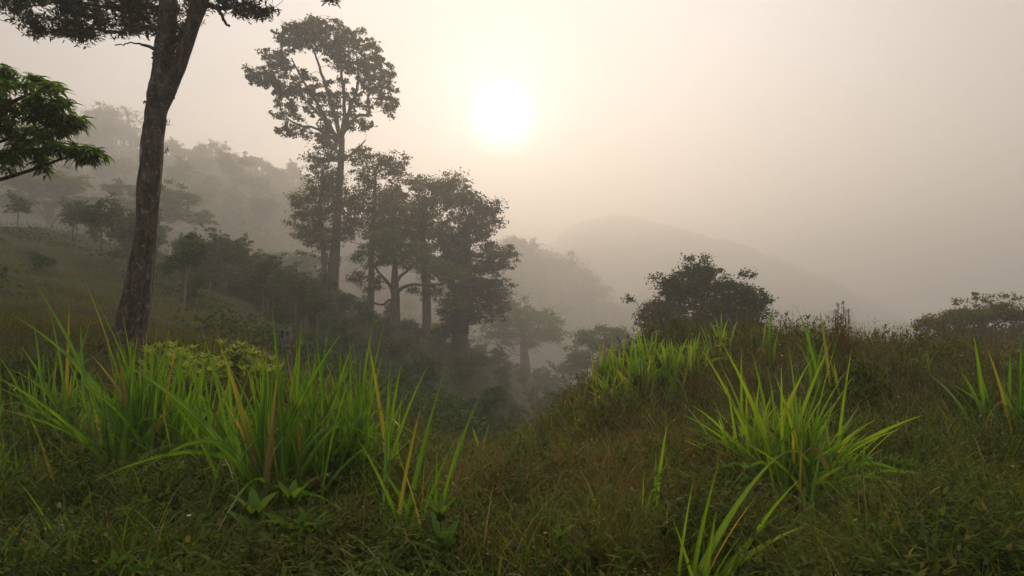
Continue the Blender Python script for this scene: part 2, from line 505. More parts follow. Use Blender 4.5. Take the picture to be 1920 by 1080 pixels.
def leafquads(P, size, rg, aspect=.5, flat=0.0, jitter=.35):
    """one rhombus per point, random orientation"""
    n = len(P)
    d = rand_dirs(n, rg); d[:, 2] *= (1 - flat); d /= np.linalg.norm(d, axis=1)[:, None] + 1e-9
    s = rand_dirs(n, rg); s[:, 2] *= (1 - flat); s = np.cross(d, np.cross(s, d)); s /= np.linalg.norm(s, axis=1)[:, None] + 1e-9
    L_ = (size * rg.uniform(1 - jitter, 1 + jitter, n))[:, None]
    w = L_ * aspect
    V = np.stack([P - d * L_ * .5, P + s * w * .5 - d * L_ * .05, P + d * L_ * .5, P - s * w * .5 - d * L_ * .05], 1).reshape(-1, 3)
    F = np.arange(4 * n).reshape(-1, 4)
    return V, F


def blades(B, az, Ln, Wd, th0, bend, K=4, fold=False, twist=None, power=1.3):
    """grass blades as tapering strips; vectorised. returns V,F,UV"""
    n = len(B)
    s = np.linspace(0, 1, K + 1)
    th = th0[:, None] + bend[:, None] * s[None] ** power
    ds = Ln[:, None] / K
    hx = np.concatenate([np.zeros((n, 1)), np.cumsum(np.sin(th[:, :-1]) * ds, 1)], 1)
    hz = np.concatenate([np.zeros((n, 1)), np.cumsum(np.cos(th[:, :-1]) * ds, 1)], 1)
    ca, sa = np.cos(az)[:, None], np.sin(az)[:, None]
    cen = np.stack([B[:, 0:1] + hx * ca, B[:, 1:2] + hx * sa, B[:, 2:3] + hz], -1)
    tan = np.stack([np.sin(th) * ca, np.sin(th) * sa, np.cos(th)], -1)
    side = np.stack([-sa + 0 * th, ca + 0 * th, 0 * th], -1)
    nor = np.cross(tan, side)
    if twist is not None:
        tw = twist[:, None, None] * (0.6 + .4 * s[None, :, None])
        side, nor = side * np.cos(tw) + nor * np.sin(tw), nor * np.cos(tw) - side * np.sin(tw)
    prof = np.clip(np.minimum((s + .25) * 2.2, 1) * (1 - s ** 2.2), 0.02, 1)
    w = (Wd[:, None] * prof[None] * .5)[..., None]
    if fold:
        V = np.stack([cen - side * w + nor * w * .35, cen, cen + side * w + nor * w * .35], 2)
        C_ = 3
    else:
        V = np.stack([cen - side * w, cen + side * w], 2); C_ = 2
    uvx = np.linspace(0, 1, C_)
    UV = np.stack(np.broadcast_arrays(uvx[None, None, :], s[None, :, None] + np.zeros((n, 1, 1))), -1)
    UV = np.broadcast_to(UV, (n, K + 1, C_, 2)).reshape(-1, 2)
    base = (np.arange(n) * (K + 1) * C_)[:, None, None] + (np.arange(K) * C_)[None, :, None] + np.arange(C_ - 1)[None, None]
    F = np.stack([base, base + 1, base + C_ + 1, base + C_], -1).reshape(-1, 4)
    return V.reshape(-1, 3), F, UV


def bez_blades(B, Cc, T, Wd, K=9, roll=None):
    """blades through base, control and tip points, folded along the midrib"""
    n = len(B); s = np.linspace(0, 1, K + 1)[None, :, None]
    cen = B[:, None] * (1 - s) ** 2 + 2 * Cc[:, None] * s * (1 - s) + T[:, None] * s ** 2
    tan = 2 * (Cc - B)[:, None] * (1 - s) + 2 * (T - Cc)[:, None] * s
    tan /= np.linalg.norm(tan, axis=2)[..., None] + 1e-9
    ref = np.stack([np.sin(roll), -np.cos(roll), 0 * roll], -1)[:, None]
    side = np.cross(tan, ref); side /= np.linalg.norm(side, axis=2)[..., None] + 1e-9
    nor = np.cross(tan, side)
    prof = np.clip(np.minimum(.45 + s * 1.6, 1) * (1 - s ** 2.6), .015, 1)
    w = Wd[:, None, None] * prof * .5
    V = np.stack([cen - side * w + nor * w * .4, cen, cen + side * w + nor * w * .4], 2)
    sv = np.linspace(0, 1, K + 1)
    UV = np.stack(np.broadcast_arrays(np.array([0, .5, 1.])[None, None], sv[None, :, None] + np.zeros((n, 1, 1))), -1)
    UV = np.broadcast_to(UV, (n, K + 1, 3, 2)).reshape(-1, 2)
    base = (np.arange(n) * (K + 1) * 3)[:, None, None] + (np.arange(K) * 3)[None, :, None] + np.arange(2)[None, None]
    F = np.stack([base, base + 1, base + 4, base + 3], -1).reshape(-1, 4)
    return V.reshape(-1, 3), F, UV


def colonise(start, A, seg, kill, rg, influence=1e9, maxit=220, gravity=0.0):
    """space colonisation: grow branches from the trunk nodes towards the points A. returns nodes, parent"""
    P = [np.array(p, float) for p in start]
    par = [-1] + list(range(len(start) - 1))
    A = A.copy()
    X = np.array(P)
    D = np.linalg.norm(A[:, None] - X[None], axis=2)
    near = D.argmin(1); nd = D.min(1)
    for _ in range(maxit):
        if not len(A): break
        act = nd < influence
        if not act.any(): break
        ids = np.unique(near[act])
        new = []
        for i in ids:
            d = A[act & (near == i)] - P[i]
            d = (d / (np.linalg.norm(d, axis=1)[:, None] + 1e-9)).sum(0)
            d = d / (np.linalg.norm(d) + 1e-9) + rg.normal(size=3) * .18; d[2] += gravity
            d /= np.linalg.norm(d) + 1e-9
            q = P[i] + d * seg
            new.append(q); par.append(int(i))
        o = len(P); P += new
        Dn = np.linalg.norm(A[:, None] - np.array(new)[None], axis=2)
        j = Dn.argmin(1); m = Dn.min(1); better = m < nd
        near = np.where(better, j + o, near); nd = np.where(better, m, nd)
        keep = nd > kill
        A, near, nd = A[keep], near[keep], nd[keep]
        if len(P) > 6000: break
    return np.array(P), np.array(par)


def skeleton(P, par, r_tip, r_base, nfix, rfix, seg=5, expo=2.3):
    """tubes along chains of the tree graph; the first nfix nodes (trunk) keep the radii rfix"""
    n = len(P)
    kids = [[] for _ in range(n)]
    for i in range(1, n): kids[par[i]].append(i)
    acc = np.zeros(n)
    for i in range(n - 1, -1, -1):
        acc[i] = max(sum(acc[k] for k in kids[i]), 1.0)
    # par[i] < i always holds, so one backward sweep is enough
    rad = r_tip * acc ** (1 / expo)
    if nfix:
        rad[nfix:] = np.minimum(rad[nfix:], r_base)
    parts = []
    done = np.zeros(n, bool)
    stack = []
    if nfix:
        for i in range(nfix):
            for k in kids[i]:
                if k >= nfix: stack.append(k)
    else:
        stack.append(0)
    while stack:
        i = stack.pop()
        chain = [i] if par[i] < 0 else [par[i], i]
        while kids[i]:
            ks = sorted(kids[i], key=lambda q: -acc[q])
            stack += ks[1:]
            i = ks[0]; chain.append(i)
        r = rad[chain].copy()
        if par[chain[1] if len(chain) > 1 else 0] >= 0: r[0] = r[1] if len(r) > 1 else r[0]
        r[-1] *= .5
        if len(chain) > 1: parts.append(tube(P[chain], r, seg if r[1] > 3 * r_tip else 4))
    return parts


def blob_points(blobs, rg):
    out_ = []
    for c, (rx, ry, rz), n in blobs:
        d = rand_dirs(n, rg)
        r = rg.uniform(.15, 1, n) ** .42
        out_.append(np.array(c) + d * r[:, None] * np.array([rx, ry, rz]))
    return np.concatenate(out_)


def pblob(px, py, rx, ry, Y, n, depth=None):
    """crown lobe given by where it shows in the photo, at real depth and size"""
    c = at(px, py, Y); k = Y / FPX
    return (c, (rx * k, (depth if depth else (rx + ry) / 2) * k, ry * k), n)


TS = 1.0          # size of a tree's twigs and leaves


def make_tree(name, label, cat, trunk, blobs, leaf, bark, seg, kill, lsize, per, spread, r_tip=.02, aspect=.55,
              flat=.2, group=None, seed=1, parts_extra=None, tseg=10, noise=.05, r_branch=None, skip_cluster=0.0, root_from=0.3, grav=0.0, flatten=.6, limbs=()):
    """trunk: list of (x,y,z,r). tree > trunk (with its limbs), crown"""
    rg = np.random.default_rng(seed)
    seg, kill, lsize, spread, r_tip = (q * TS for q in (seg, kill, lsize, spread, r_tip))
    tl = smooth_line(trunk, max(8, 3 * len(trunk)))
    base = tl[0, :3].copy()
    e = empty(name, base); tag(e, label, cat, group)
    A = blob_points(blobs, rg)
    # ragged outline: some twigs reach out past the lobes
    cen_ = A.mean(0); sel = A[rg.uniform(size=len(A)) < (.05 if seed == 2 else .15)]
    v_ = sel - cen_; v_ /= np.linalg.norm(v_, axis=1)[:, None] + 1e-9
    A = np.concatenate([A, sel + v_ * rg.uniform(.3, 1.0, (len(sel), 1)) * kill * 1.6 + rg.normal(size=sel.shape) * kill * .5])
    k0 = int(len(tl) * root_from)
    start = tl[k0:, :3]
    parts = [tube(tl[:, :3], tl[:, 3], tseg, noise, rg)]
    for lb in limbs:
        ls = smooth_line([T(a, b, w, Y, d_ * TS) for a, b, w, d_ in lb], 4 * len(lb))
        ls[2:, :3] += rg.normal(size=(len(ls) - 2, 3)) * .03 * TS
        parts.append(tube(ls[:, :3], ls[:, 3], 7)); start = np.concatenate([start, ls[4:, :3]])
    P, par = colonise(start, A, seg, kill, rg, gravity=grav)
    parts += skeleton(P, par, r_tip, r_branch or tl[-1, 3] * .9, len(start), None)
    V, F = join(parts)
    build('trunk', V, F, M[bark], e, smooth=True)
    # leaf clumps at the twig ends and at the crown points
    haskid = np.zeros(len(P), bool); haskid[par[par >= 0]] = True
    tips = P[len(start):][~haskid[len(start):]]
    cl_ = np.concatenate([tips, A])
    if skip_cluster: cl_ = cl_[rg.uniform(size=len(cl_)) > skip_cluster]
    n = len(cl_)
    cnt = int(per * 1.35)
    off = rand_dirs(n * cnt, rg).reshape(n, cnt, 3) * rg.uniform(0, 1, (n, cnt, 1)) ** .8 * spread * 2.0 * rg.uniform(.35, 1.3, (n, 1, 1))
    off[..., 2] *= flatten
    Q = (cl_[:, None] + off).reshape(-1, 3)
    V, F = leafquads(Q, lsize * .82, rg, aspect, flat)
    build('crown', V, F, M[leaf], e)
    return e


# ------------------------------------------------------------------ the ground
NA, NR = 900, 300
rad_ = np.geomspace(.3, 1400, NR)
ang = np.arange(NA) * 2 * PI / NA
gx = (rad_[:, None] * np.sin(ang)).ravel(); gy = (rad_[:, None] * np.cos(ang)).ravel()
gx = np.append(gx, 0); gy = np.append(gy, 0)
gz = height(gx, gy)
i = np.arange(NR - 1)[:, None] * NA; j = np.arange(NA)[None]; j2 = (j + 1) % NA
GF = np.stack([i + j, i + NA + j, i + NA + j2, i + j2], -1).reshape(-1, 4)
c_ = NR * NA
GF = np.concatenate([GF, [[q, (q + 1) % NA, (q + 2) % NA, c_] for q in range(0, NA, 2)]])
ground = build('ground', np.stack([gx, gy, gz], 1), GF, M['ground'], smooth=True)
tag(ground, 'dark grassy hillside falling into a misty valley', 'ground', kind='structure')
ZMIN = float(gz.min())

# ------------------------------------------------------------------ ground cover (nobody could count it)
rc = np.random.default_rng(11)


def scatter(n, y0, y1, px0=-260, px1=2180, rg=rc, mask=None):
    """points spread evenly over what a viewer near the camera sees"""
    Y = np.exp(rg.uniform(math.log(y0), math.log(y1), n))
    px = rg.uniform(px0, px1, n)
    x = (px - 960) / FPX * Y
    if mask is not None:
        k = mask(px, Y); x, Y = x[k], Y[k]
    return np.stack([x, Y, height(x, Y)], 1)


def pn(P, s, seed=0):
    """cheap smooth patch noise 0..1"""
    r_ = np.random.default_rng(seed); v = 0
    for _ in range(6):
        a = r_.uniform(0, 6.28); k = s * r_.uniform(.6, 1.8)
        v = v + np.sin(k * (P[:, 0] * math.cos(a) + P[:, 1] * math.sin(a)) + r_.uniform(0, 6.28))
    return .5 + v / 7


def cover(name, label, cat, P, L0, L1, W, mat, th=(0, .7), bend=(.2, 1.2), K=3):
    n = len(P)
    B = P.copy(); B[:, 2] -= .02
    V, F, UV = blades(B, rc.uniform(0, 2 * PI, n), rc.uniform(L0, L1, n) if np.isscalar(L0) else L0 * rc.uniform(.6, 1.1, n),
                      (W if np.isscalar(W) else W) * rc.uniform(.6, 1.3, n), rc.uniform(*th, n), rc.uniform(*bend, n), K, twist=rc.uniform(-1.5, 1.5, n))
    return tag(build(name, V, F, M[mat], uv=UV), label, cat, kind='stuff')


P = scatter(150000, 1.9, 17); P = P[pn(P, 5.5, 31) * .6 + pn(P, 2.0, 32) * .4 + rc.uniform(-.16, .16, len(P)) > .5]
d = P[:, 1]
cover('short_grass', 'tangled short green grass covering the near slopes', 'grass', P, .14 + .36 * pn(P, 3.2, 1) ** 1.5 + .008 * d, None, .0035 + .0006 * d, 'grass')
P = scatter(80000, 14, 110)
d = P[:, 1]
cover('hill_grass', 'mossy green grass covering the hillside on the left', 'grass', P, .25 + .35 * pn(P, 1.0, 2) ** 2, None, .004 + .00075 * d, 'hillgrass', K=2)
P = scatter(21000, 1.9, 14); P = P[pn(P, 1.9, 5) + .12 * (P[:, 0] > .5) + rc.uniform(-.2, .2, len(P)) > .55]
cover('dry_grass', 'brown dead stems and dry grass tangled through the weeds', 'dry grass', P, .3, .62, .003 + .0004 * P[:, 1], 'dry', th=(0, 1.0), bend=(.1, 1.6))

P = scatter(24000, 1.9, 12); P = P[pn(P, 2.6, 61) + rc.uniform(-.2, .2, len(P)) > .48]
cover('arching_grass', 'long thin pale grass blades arching over the dark weeds', 'long grass', P, .35, .75, .0045 + .0006 * P[:, 1], 'longgrass', th=(.1, .9), bend=(.6, 1.9), K=6)

P = scatter(11000, 3.6, 11, 860, 1420); P = P[pn(P, 3.8, 71) + rc.uniform(-.2, .2, len(P)) > .52]
cover('brown_stems', 'reddish brown dead stems and seed heads on the flank of the mound', 'dead stems', P, .35, .6, .004 + .0005 * P[:, 1], 'plume', th=(0, .6), bend=(.1, 1.3))

P = scatter(15000, 2.1, 10); P = P[pn(P, 2.2, 81) + rc.uniform(-.2, .2, len(P)) > .5]
cover('meadow_grass', 'taller broad meadow grass mixed through the near weeds', 'grass', P, .3, .62, .008 + .0007 * P[:, 1], 'meadow', th=(0, .7), bend=(.3, 1.7), K=5)

P = scatter(6500, 3.2, 7, 860, 1440); P = P[pn(P, 3.0, 91) + rc.uniform(-.2, .2, len(P)) > .5]
cover('russet_stems', 'russet dead stems at the bottom centre', 'dead stems', P, .3, .5, .005 + .0006 * P[:, 1], 'plume', th=(0, .9), bend=(.1, 1.5))

# small leafy weeds: short stems carrying little leaves
P = scatter(30000, 1.9, 16); P = P[pn(P, 3.2, 9) + rc.uniform(-.14, .14, len(P)) > .56]
n = len(P); m = 13
hh = rc.uniform(.1, .55, n)
t_ = rc.uniform(.25, 1, (n, m))
lean = rc.normal(size=(n, 2)) * .25
Q = np.stack([P[:, 0:1] + lean[:, 0:1] * t_ * hh[:, None], P[:, 1:2] + lean[:, 1:2] * t_ * hh[:, None], P[:, 2:3] + t_ * hh[:, None]], -1).reshape(-1, 3)
Q += rc.normal(size=Q.shape) * .018
n2 = len(Q); dd = np.repeat(P[:, 1], m)
V, F, UV = blades(Q, rc.uniform(0, 2 * PI, n2), np.repeat(rc.uniform(.02, .075, n), m) * rc.uniform(.7, 1.2, n2) * (1 + dd * .08), rc.uniform(.010, .024, n2) * (1 + dd * .08), rc.uniform(.5, 1.7, n2), rc.uniform(.1, .9, n2), 2)
tag(build('leafy_weeds', V, F, M['weed'], uv=UV), 'small leafy weeds growing through the near grass', 'weeds', kind='stuff')

# fine seeding stems along the crest of the mound on the right
P = scatter(7000, 7.5, 13.5, 1130, 2200); P = P[pn(P, 2.5, 51) + rc.uniform(-.15, .15, len(P)) > .52]
n = len(P)
V1 = blades(P, rc.uniform(0, 2 * PI, n), rc.uniform(.25, .8, n) * (.6 + .6 * pn(P, 1.6, 52)), np.full(n, .005), rc.uniform(0, .5, n), rc.uniform(.1, 1.0, n), 3)
tips = V1[0].reshape(n, 4, 2, 3)[:, 3].mean(1)
tips0 = V1[0].reshape(n, 4, 2, 3)[:, 2].mean(1)
m = 9
tt = rc.uniform(0, 1.1, (n, m, 1))
Q = (tips0[:, None] * (1 - tt) + tips[:, None] * tt + rc.normal(size=(n, m, 3)) * .045).reshape(-1, 3)
V2 = blades(Q, rc.uniform(0, 6.28, len(Q)), rc.uniform(.02, .07, len(Q)), np.full(len(Q), .008), rc.uniform(0, 1.2, len(Q)), np.full(len(Q), .3), 1)
V, F, UV = join([V1, V2])
tag(build('seeding_grass', V, F, M['dry'], uv=UV), 'feathery brown seeding grass along the crest of the mound', 'seeding grass', kind='stuff')

# low scrub that hides the soil on the farther slopes
P = scatter(32000, 20, 150, -260, 1300); P = P[pn(P, .5, 21) + 1.1 * np.clip((P[:, 0] / P[:, 1] + .42) * 2.2, -.3, .35) + rc.uniform(-.2, .2, len(P)) > .62]
Q = np.repeat(P, 9, 0); Q = Q + rc.normal(size=Q.shape) * np.array([.55, .55, .28]); Q[:, 2] += .35
V, F = leafquads(Q, .2, rc, .6, .3)
tag(build('hillside_scrub', V, F, M['bush']), 'low dark scrub covering the slope below the tall trees', 'scrub', kind='stuff')
P = scatter(60000, 140, 500, -260, 1900)
Q = np.repeat(P, 6, 0); kk = Q[:, 1:2] / 120; Q = Q + rc.normal(size=Q.shape) * np.array([1.3, 1.3, .9]) * kk; Q[:, 2] += 1.2 * kk[:, 0]
V, F = leafquads(Q, .005 * Q[:, 1], rc, .6, .3)
tag(build('far_undergrowth', V, F, M['tree']), 'misty undergrowth covering the far forested hills', 'undergrowth', kind='stuff')

# ------------------------------------------------------------------ tree with the tall forked trunk
Yt = 14.0
k = Yt / FPX


def tp(px, py, w, Y=Yt, dy=0.0):
    p = at(px, py, Y + dy); return (*p, w * .5 * Y / FPX)


tall = empty('forked_tree', at(243, 668, Yt))
tag(tall, 'tall dark tree with a leaning bare trunk that forks near the top left', 'tree')
rg = np.random.default_rng(5)
main = smooth_line([tp(233, 715, 96), tp(239, 670, 66), tp(243, 620, 52), tp(258, 540, 45), tp(274, 440, 37), tp(280, 340, 37), tp(285, 280, 36),
                    tp(289, 240, 37), tp(294, 205, 38), tp(300, 172, 40), tp(303, 140, 34)], 70)
left = smooth_line([tp(297, 190, 32), tp(302, 150, 34), tp(305, 120, 34), tp(309, 80, 33), tp(313, 40, 33), tp(318, -30, 28, dy=.2), tp(318, -110, 24, dy=.5),
                    tp(306, -190, 18, dy=.6), tp(300, -260, 11, dy=.6)], 40)
right = smooth_line([tp(303, 200, 26), tp(322, 155, 26), tp(338, 120, 24), tp(350, 80, 24), tp(361, 45, 24), tp(371, 15, 29), tp(384, -20, 26), tp(404, -80, 22, dy=-.3),
                     tp(430, -150, 16, dy=-.5), tp(450, -220, 9, dy=-.7)], 40)
parts = [tube(main[:, :3], main[:, 3], 28, .06, rg), tube(left[:, :3], left[:, 3], 18, .06, rg), tube(right[:, :3], right[:, 3], 18, .06, rg)]
for q in range(6):
    a_ = q * 1.05 + .3; r0_ = .36
    g0 = main[0, :3] * 1.0; g0[2] = H(g0[0], g0[1])
    o1 = g0 + np.array([math.cos(a_) * r0_, math.sin(a_) * r0_, 0]); o2 = g0 + np.array([math.cos(a_) * .85, math.sin(a_) * .85, 0])
    o1[2] = H(o1[0], o1[1]) + .10; o2[2] = H(o2[0], o2[1]) - .08
    parts.append(tube([g0 + np.array([math.cos(a_) * .2, math.sin(a_) * .2, .55]), o1, o2], [.10, .11, .03], 8, .1, rg))
limbs = [
    [(300, 58, 12), (275, 50, 9), (240, 56, 7), (205, 60, 6), (170, 52, 5), (120, 40, 3.5), (70, 32, 2.5)],
    [(316, 20, 11), (280, 12, 9), (220, 14, 7), (150, 6, 5), (80, 8, 3), (30, 14, 2)],
    [(365, 5, 14), (392, 10, 10), (420, 15, 8), (450, 8, 6), (485, 14, 4), (505, 24, 2)],
    [(408, 15, 7), (415, 28, 6), (424, 44, 5), (429, 49, 4)],
    [(275, 52, 6), (277, 66, 5), (279, 74, 3)],
    [(292, 130, 4), (286, 115, 3), (287, 100, 3), (293, 90, 2.5)],
    [(304, 205, 4), (320, 178, 3), (326, 184, 3)], [(280, 196, 3), (272, 190, 2.5), (270, 193, 2)],
    [(298, 95, 9), (255, 80, 3), (215, 85, 2)],
    [(320, -40, 18), (250, -80, 12), (150, -110, 8), (50, -120, 4), (-60, -110, 2)],
    [(318, -90, 18), (380, -160, 12), (330, -260, 8), (300, -330, 4)],
    [(410, -90, 16), (500, -120, 10), (580, -90, 6), (625, -20, 3)],
]
tips = []
for q, lb in enumerate(limbs):
    dz = rg.uniform(-.6, .6) if q not in (3, 4, 5, 6, 7) else 0
    pts = [tp(a, b, w, dy=dz * min(1, jj * .35)) for jj, (a, b, w) in enumerate(lb)]
    sl = smooth_line(pts, 6 * len(pts)); sl[1:, :3] += rg.normal(size=(len(sl) - 1, 3)) * .015
    parts.append(tube(sl[:, :3], np.maximum(sl[:, 3], .006), 8))
V, F = join(parts)
trunk_parts = parts
# thin vines hugging the trunk
for q in range(4):
    u0, u1 = rg.integers(8, 18), rg.integers(44, 59)
    ln = main[u0:u1]; a0 = rg.uniform(0, 6.28)
    aa = a0 + np.linspace(0, rg.uniform(2, 5), len(ln))
    pts = ln[:, :3] + (ln[:, 3:4] * 1.05) * np.stack([np.cos(aa), np.sin(aa), 0 * aa], 1)
    V, F = tube(pts, np.full(len(pts), .012), 5)
    build('climbing_vine', V, F, M['barkf'], tall, smooth=True)
blobs = [pblob(90, 25, 85, 32, Yt, 75, 90), pblob(200, 18, 80, 38, Yt, 75, 90), pblob(60, 55, 26, 18, Yt, 14), pblob(150, 62, 50, 12, Yt, 18), pblob(270, 25, 40, 40, Yt, 30),
         pblob(450, 8, 55, 18, Yt, 32, 60), pblob(480, 22, 25, 12, Yt, 12), pblob(338, 30, 12, 45, Yt, 9, 12), pblob(328, 100, 8, 40, Yt, 8, 10), pblob(360, 5, 30, 14, Yt, 8, 30), pblob(150, -90, 220, 90, Yt, 150, 200), pblob(400, -180, 260, 120, Yt, 150, 220),
         pblob(560, -70, 70, 50, Yt, 30), pblob(622, -4, 12, 6, Yt, 3), pblob(300, -280, 180, 70, Yt, 80)]
A = blob_points(blobs, rg)
allst = np.concatenate([left[::2, :3], right[::2, :3]])
limb_nodes = []
for lb in limbs:
    if len(lb) < 5: continue
    limb_nodes.append(smooth_line([tp(a, b, w) for a, b, w in lb], 12)[:, :3])
allst = np.concatenate([allst] + limb_nodes)
P, par = colonise(allst, A, .22, .28, rg, influence=2.5)
V, F = join(trunk_parts + skeleton(P, par, .004, .05, len(allst), None, expo=2.4))
build('trunk', V, F, M['bark'], tall, smooth=True)
hk = np.zeros(len(P), bool); hk[par[par >= 0]] = True
cl_ = np.concatenate([P[len(allst):][~hk[len(allst):]], A])
Q = np.repeat(cl_, 34, 0); Q = Q + rand_dirs(len(Q), rg) * rg.uniform(0, 1, (len(Q), 1)) ** .5 * np.array([.21, .21, .13])
n = len(Q)
V, F, UV = blades(Q, rg.uniform(0, 6.28, n), rg.uniform(.09, .18, n), rg.uniform(.035, .06, n), rg.uniform(.6, 2.2, n), rg.uniform(.1, .8, n), 2, twist=rg.uniform(-.6, .6, n))
build('crown', V, F, M['t1'], tall, uv=UV)
# ferny tufts on the bark
for (a, b) in ((312, 232), (311, 285), (300, 300), (303, 352), (362, 60), (340, 62), (378, 42), (300, 128), (318, 105), (322, 70)):
    c = at(a, b, Yt - .1); n = 26
    V, F, UV = blades(c + rg.normal(size=(n, 3)) * .03, rg.uniform(0, 6.28, n), rg.uniform(.06, .16, n), np.full(n, .02), rg.uniform(.4, 2, n), rg.uniform(.2, 1, n), 2)
    build('fern_tuft', V, F, M['t1'], tall, uv=UV)

# ------------------------------------------------------------------ near tree at the left edge with drooping leaves
Yn = 8.5
near = empty('drooping_tree', (*at(-330, 640, Yn)[:2], H(*at(-330, 640, Yn)[:2])))
tag(near, 'near leafy tree with long drooping bright green leaves at the left edge', 'tree')
rg = np.random.default_rng(15)


def np_(px, py, w, dy=0): return tp(px, py, w, Yn, dy)


gb = np.array(near.location)
tr_ = smooth_line([(gb[0], gb[1], gb[2] - .1, .16), (*at(-310, 560, Yn), .14), (*at(-270, 470, Yn), .12), (*at(-250, 380, Yn), .11), (*at(-230, 280, Yn), .09), (*at(-225, 180, Yn), .06), (*at(-230, 60, Yn), .03)], 30)
parts = [tube(tr_[:, :3], tr_[:, 3], 14, .05, rg)]
lm = [[(-265, 420, 16), (-150, 372, 12), (-50, 350, 9), (10, 334, 7), (60, 318, 6), (110, 300, 4.5), (150, 288, 3.5), (185, 282, 2)],
      [(-250, 380, 16), (-150, 320, 12), (-60, 290, 9), (10, 262, 6), (70, 245, 5), (120, 228, 4), (160, 222, 2)],
      [(-238, 300, 14), (-150, 240, 11), (-60, 215, 8), (10, 195, 6), (60, 175, 5), (100, 165, 3)],
      [(-228, 230, 12), (-150, 160, 9), (-80, 140, 7), (-20, 135, 5), (20, 125, 3)],
      [(-228, 180, 10), (-300, 120, 8), (-380, 90, 5)], [(-226, 120, 9), (-150, 60, 6), (-90, 40, 3)], [(-260, 400, 12), (-360, 330, 9), (-460, 300, 5)],
      [(-262, 410, 10), (-120, 440, 7), (-40, 430, 5), (0, 415, 3)]]
st_ = []
for q, lb in enumerate(lm):
    dz = (0, .5, -.4, .2, .3, -.5, .2, .7)[q]
    pts = smooth_line([np_(a, b, w, dz * min(1, jj * .3)) for jj, (a, b, w) in enumerate(lb)], 26)
    parts.append(tube(pts[:, :3], np.maximum(pts[:, 3], .005), 8)); st_.append(pts[8:, :3])
blobs = [pblob(40, 300, 60, 28, Yn, 20, 50), pblob(115, 285, 55, 16, Yn, 14, 40), pblob(165, 285, 22, 9, Yn, 6, 25), pblob(40, 240, 70, 32, Yn + .4, 26, 60), pblob(120, 232, 38, 18, Yn + .4, 11, 40), pblob(145, 228, 14, 12, Yn + .4, 4, 20),
         pblob(30, 190, 60, 34, Yn - .3, 24, 60), pblob(95, 185, 32, 22, Yn - .3, 10, 40), pblob(-30, 160, 50, 40, Yn, 22, 60), pblob(8, 145, 26, 24, Yn, 10, 30), pblob(80, 158, 22, 9, Yn, 5, 20),
         pblob(-150, 230, 120, 130, Yn, 80, 120), pblob(-250, 60, 130, 70, Yn, 40, 110), pblob(-380, 200, 120, 150, Yn, 60, 120), pblob(-60, 430, 60, 40, Yn + .6, 14, 50)]
A = blob_points(blobs, rg)
ST = np.concatenate(st_)
P, par = colonise(ST, A, .12, .13, rg, influence=1.6)
parts += skeleton(P, par, .003, .03, len(ST), None, expo=2.2)
V, F = join(parts)
build('trunk', V, F, M['bark'], near, smooth=True)
hk = np.zeros(len(P), bool); hk[par[par >= 0]] = True
cl_ = np.concatenate([P[len(ST):][~hk[len(ST):]], A])
m = 20
Q = np.repeat(cl_, m, 0); n = len(Q)
Q = Q + rg.normal(size=Q.shape) * .025
V, F, UV = blades(Q, rg.uniform(0, 6.28, n), rg.uniform(.13, .27, n), rg.uniform(.032, .055, n), rg.uniform(.9, 1.9, n), rg.uniform(.7, 1.7, n), 4, fold=True, twist=rg.uniform(-.5, .5, n), power=.8)
build('crown', V, F, M['near'], near, uv=UV, smooth=True)

# ------------------------------------------------------------------ the misty stand of trees in the middle
def T(px, py, w, Y, dy=0.0): return (*at(px, py, Y + dy), w * .5 * Y / FPX)


def rooted(px, py, w, Y):
    p = at(px, py, Y); return (p[0], p[1], min(p[2], H(p[0], p[1])) - .15, w * .5 * Y / FPX)


TS = YM(45) / 45; Y = YM(45)
make_tree('emergent_tree', 'tallest tree with an open rounded crown high on a straight trunk', 'tree',
          [rooted(616, 588, 34, Y), T(621, 560, 26, Y), T(626, 500, 20, Y), T(632, 420, 15, Y), T(637, 340, 12.5, Y), T(640, 290, 11.5, Y), T(641, 258, 10, Y)],
          [pblob(548, 72, 32, 26, Y, 68), pblob(600, 65, 60, 28, Y, 142), pblob(660, 98, 55, 38, Y, 153), pblob(705, 145, 40, 36, Y, 108), pblob(724, 190, 24, 20, Y, 34),
           pblob(520, 112, 28, 20, Y, 44), pblob(490, 145, 30, 16, Y, 44), pblob(545, 155, 55, 30, Y, 88), pblob(530, 205, 28, 18, Y, 23), pblob(545, 245, 28, 16, Y, 23),
           pblob(590, 190, 55, 45, Y, 57), pblob(650, 190, 50, 45, Y, 51), pblob(675, 235, 26, 12, Y, 17), pblob(600, 255, 40, 15, Y, 23)],
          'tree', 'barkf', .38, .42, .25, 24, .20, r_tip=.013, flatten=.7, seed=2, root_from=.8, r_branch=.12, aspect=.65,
          limbs=[[(640, 275, 9, 0), (628, 215, 8, .3), (607, 150, 6, .8), (588, 90, 3, 1)], [(641, 262, 9, 0), (646, 200, 7, -.4), (640, 130, 5, -.6), (632, 70, 2.5, -.8)],
                 [(641, 255, 8, 0), (660, 195, 7, .2), (672, 150, 5, .6), (668, 100, 2.5, 1.4)], [(636, 268, 8, 0), (612, 225, 7, -.6), (580, 170, 5, -1.4), (545, 110, 2.5, -2)],
                 [(643, 250, 7, 0), (668, 218, 6, -.5), (692, 214, 5, -1), (690, 180, 4, -1.2), (712, 160, 2.5, -1.4)], [(632, 285, 7, 0), (600, 244, 5, 1), (560, 235, 4, 1.6), (530, 215, 2, 2)],
                 [(615, 235, 5, .3), (585, 200, 4, .6), (545, 165, 3, 1), (505, 145, 2, 1.2)], [(640, 300, 5, 0), (665, 285, 4, .4), (685, 262, 2, .8)]])
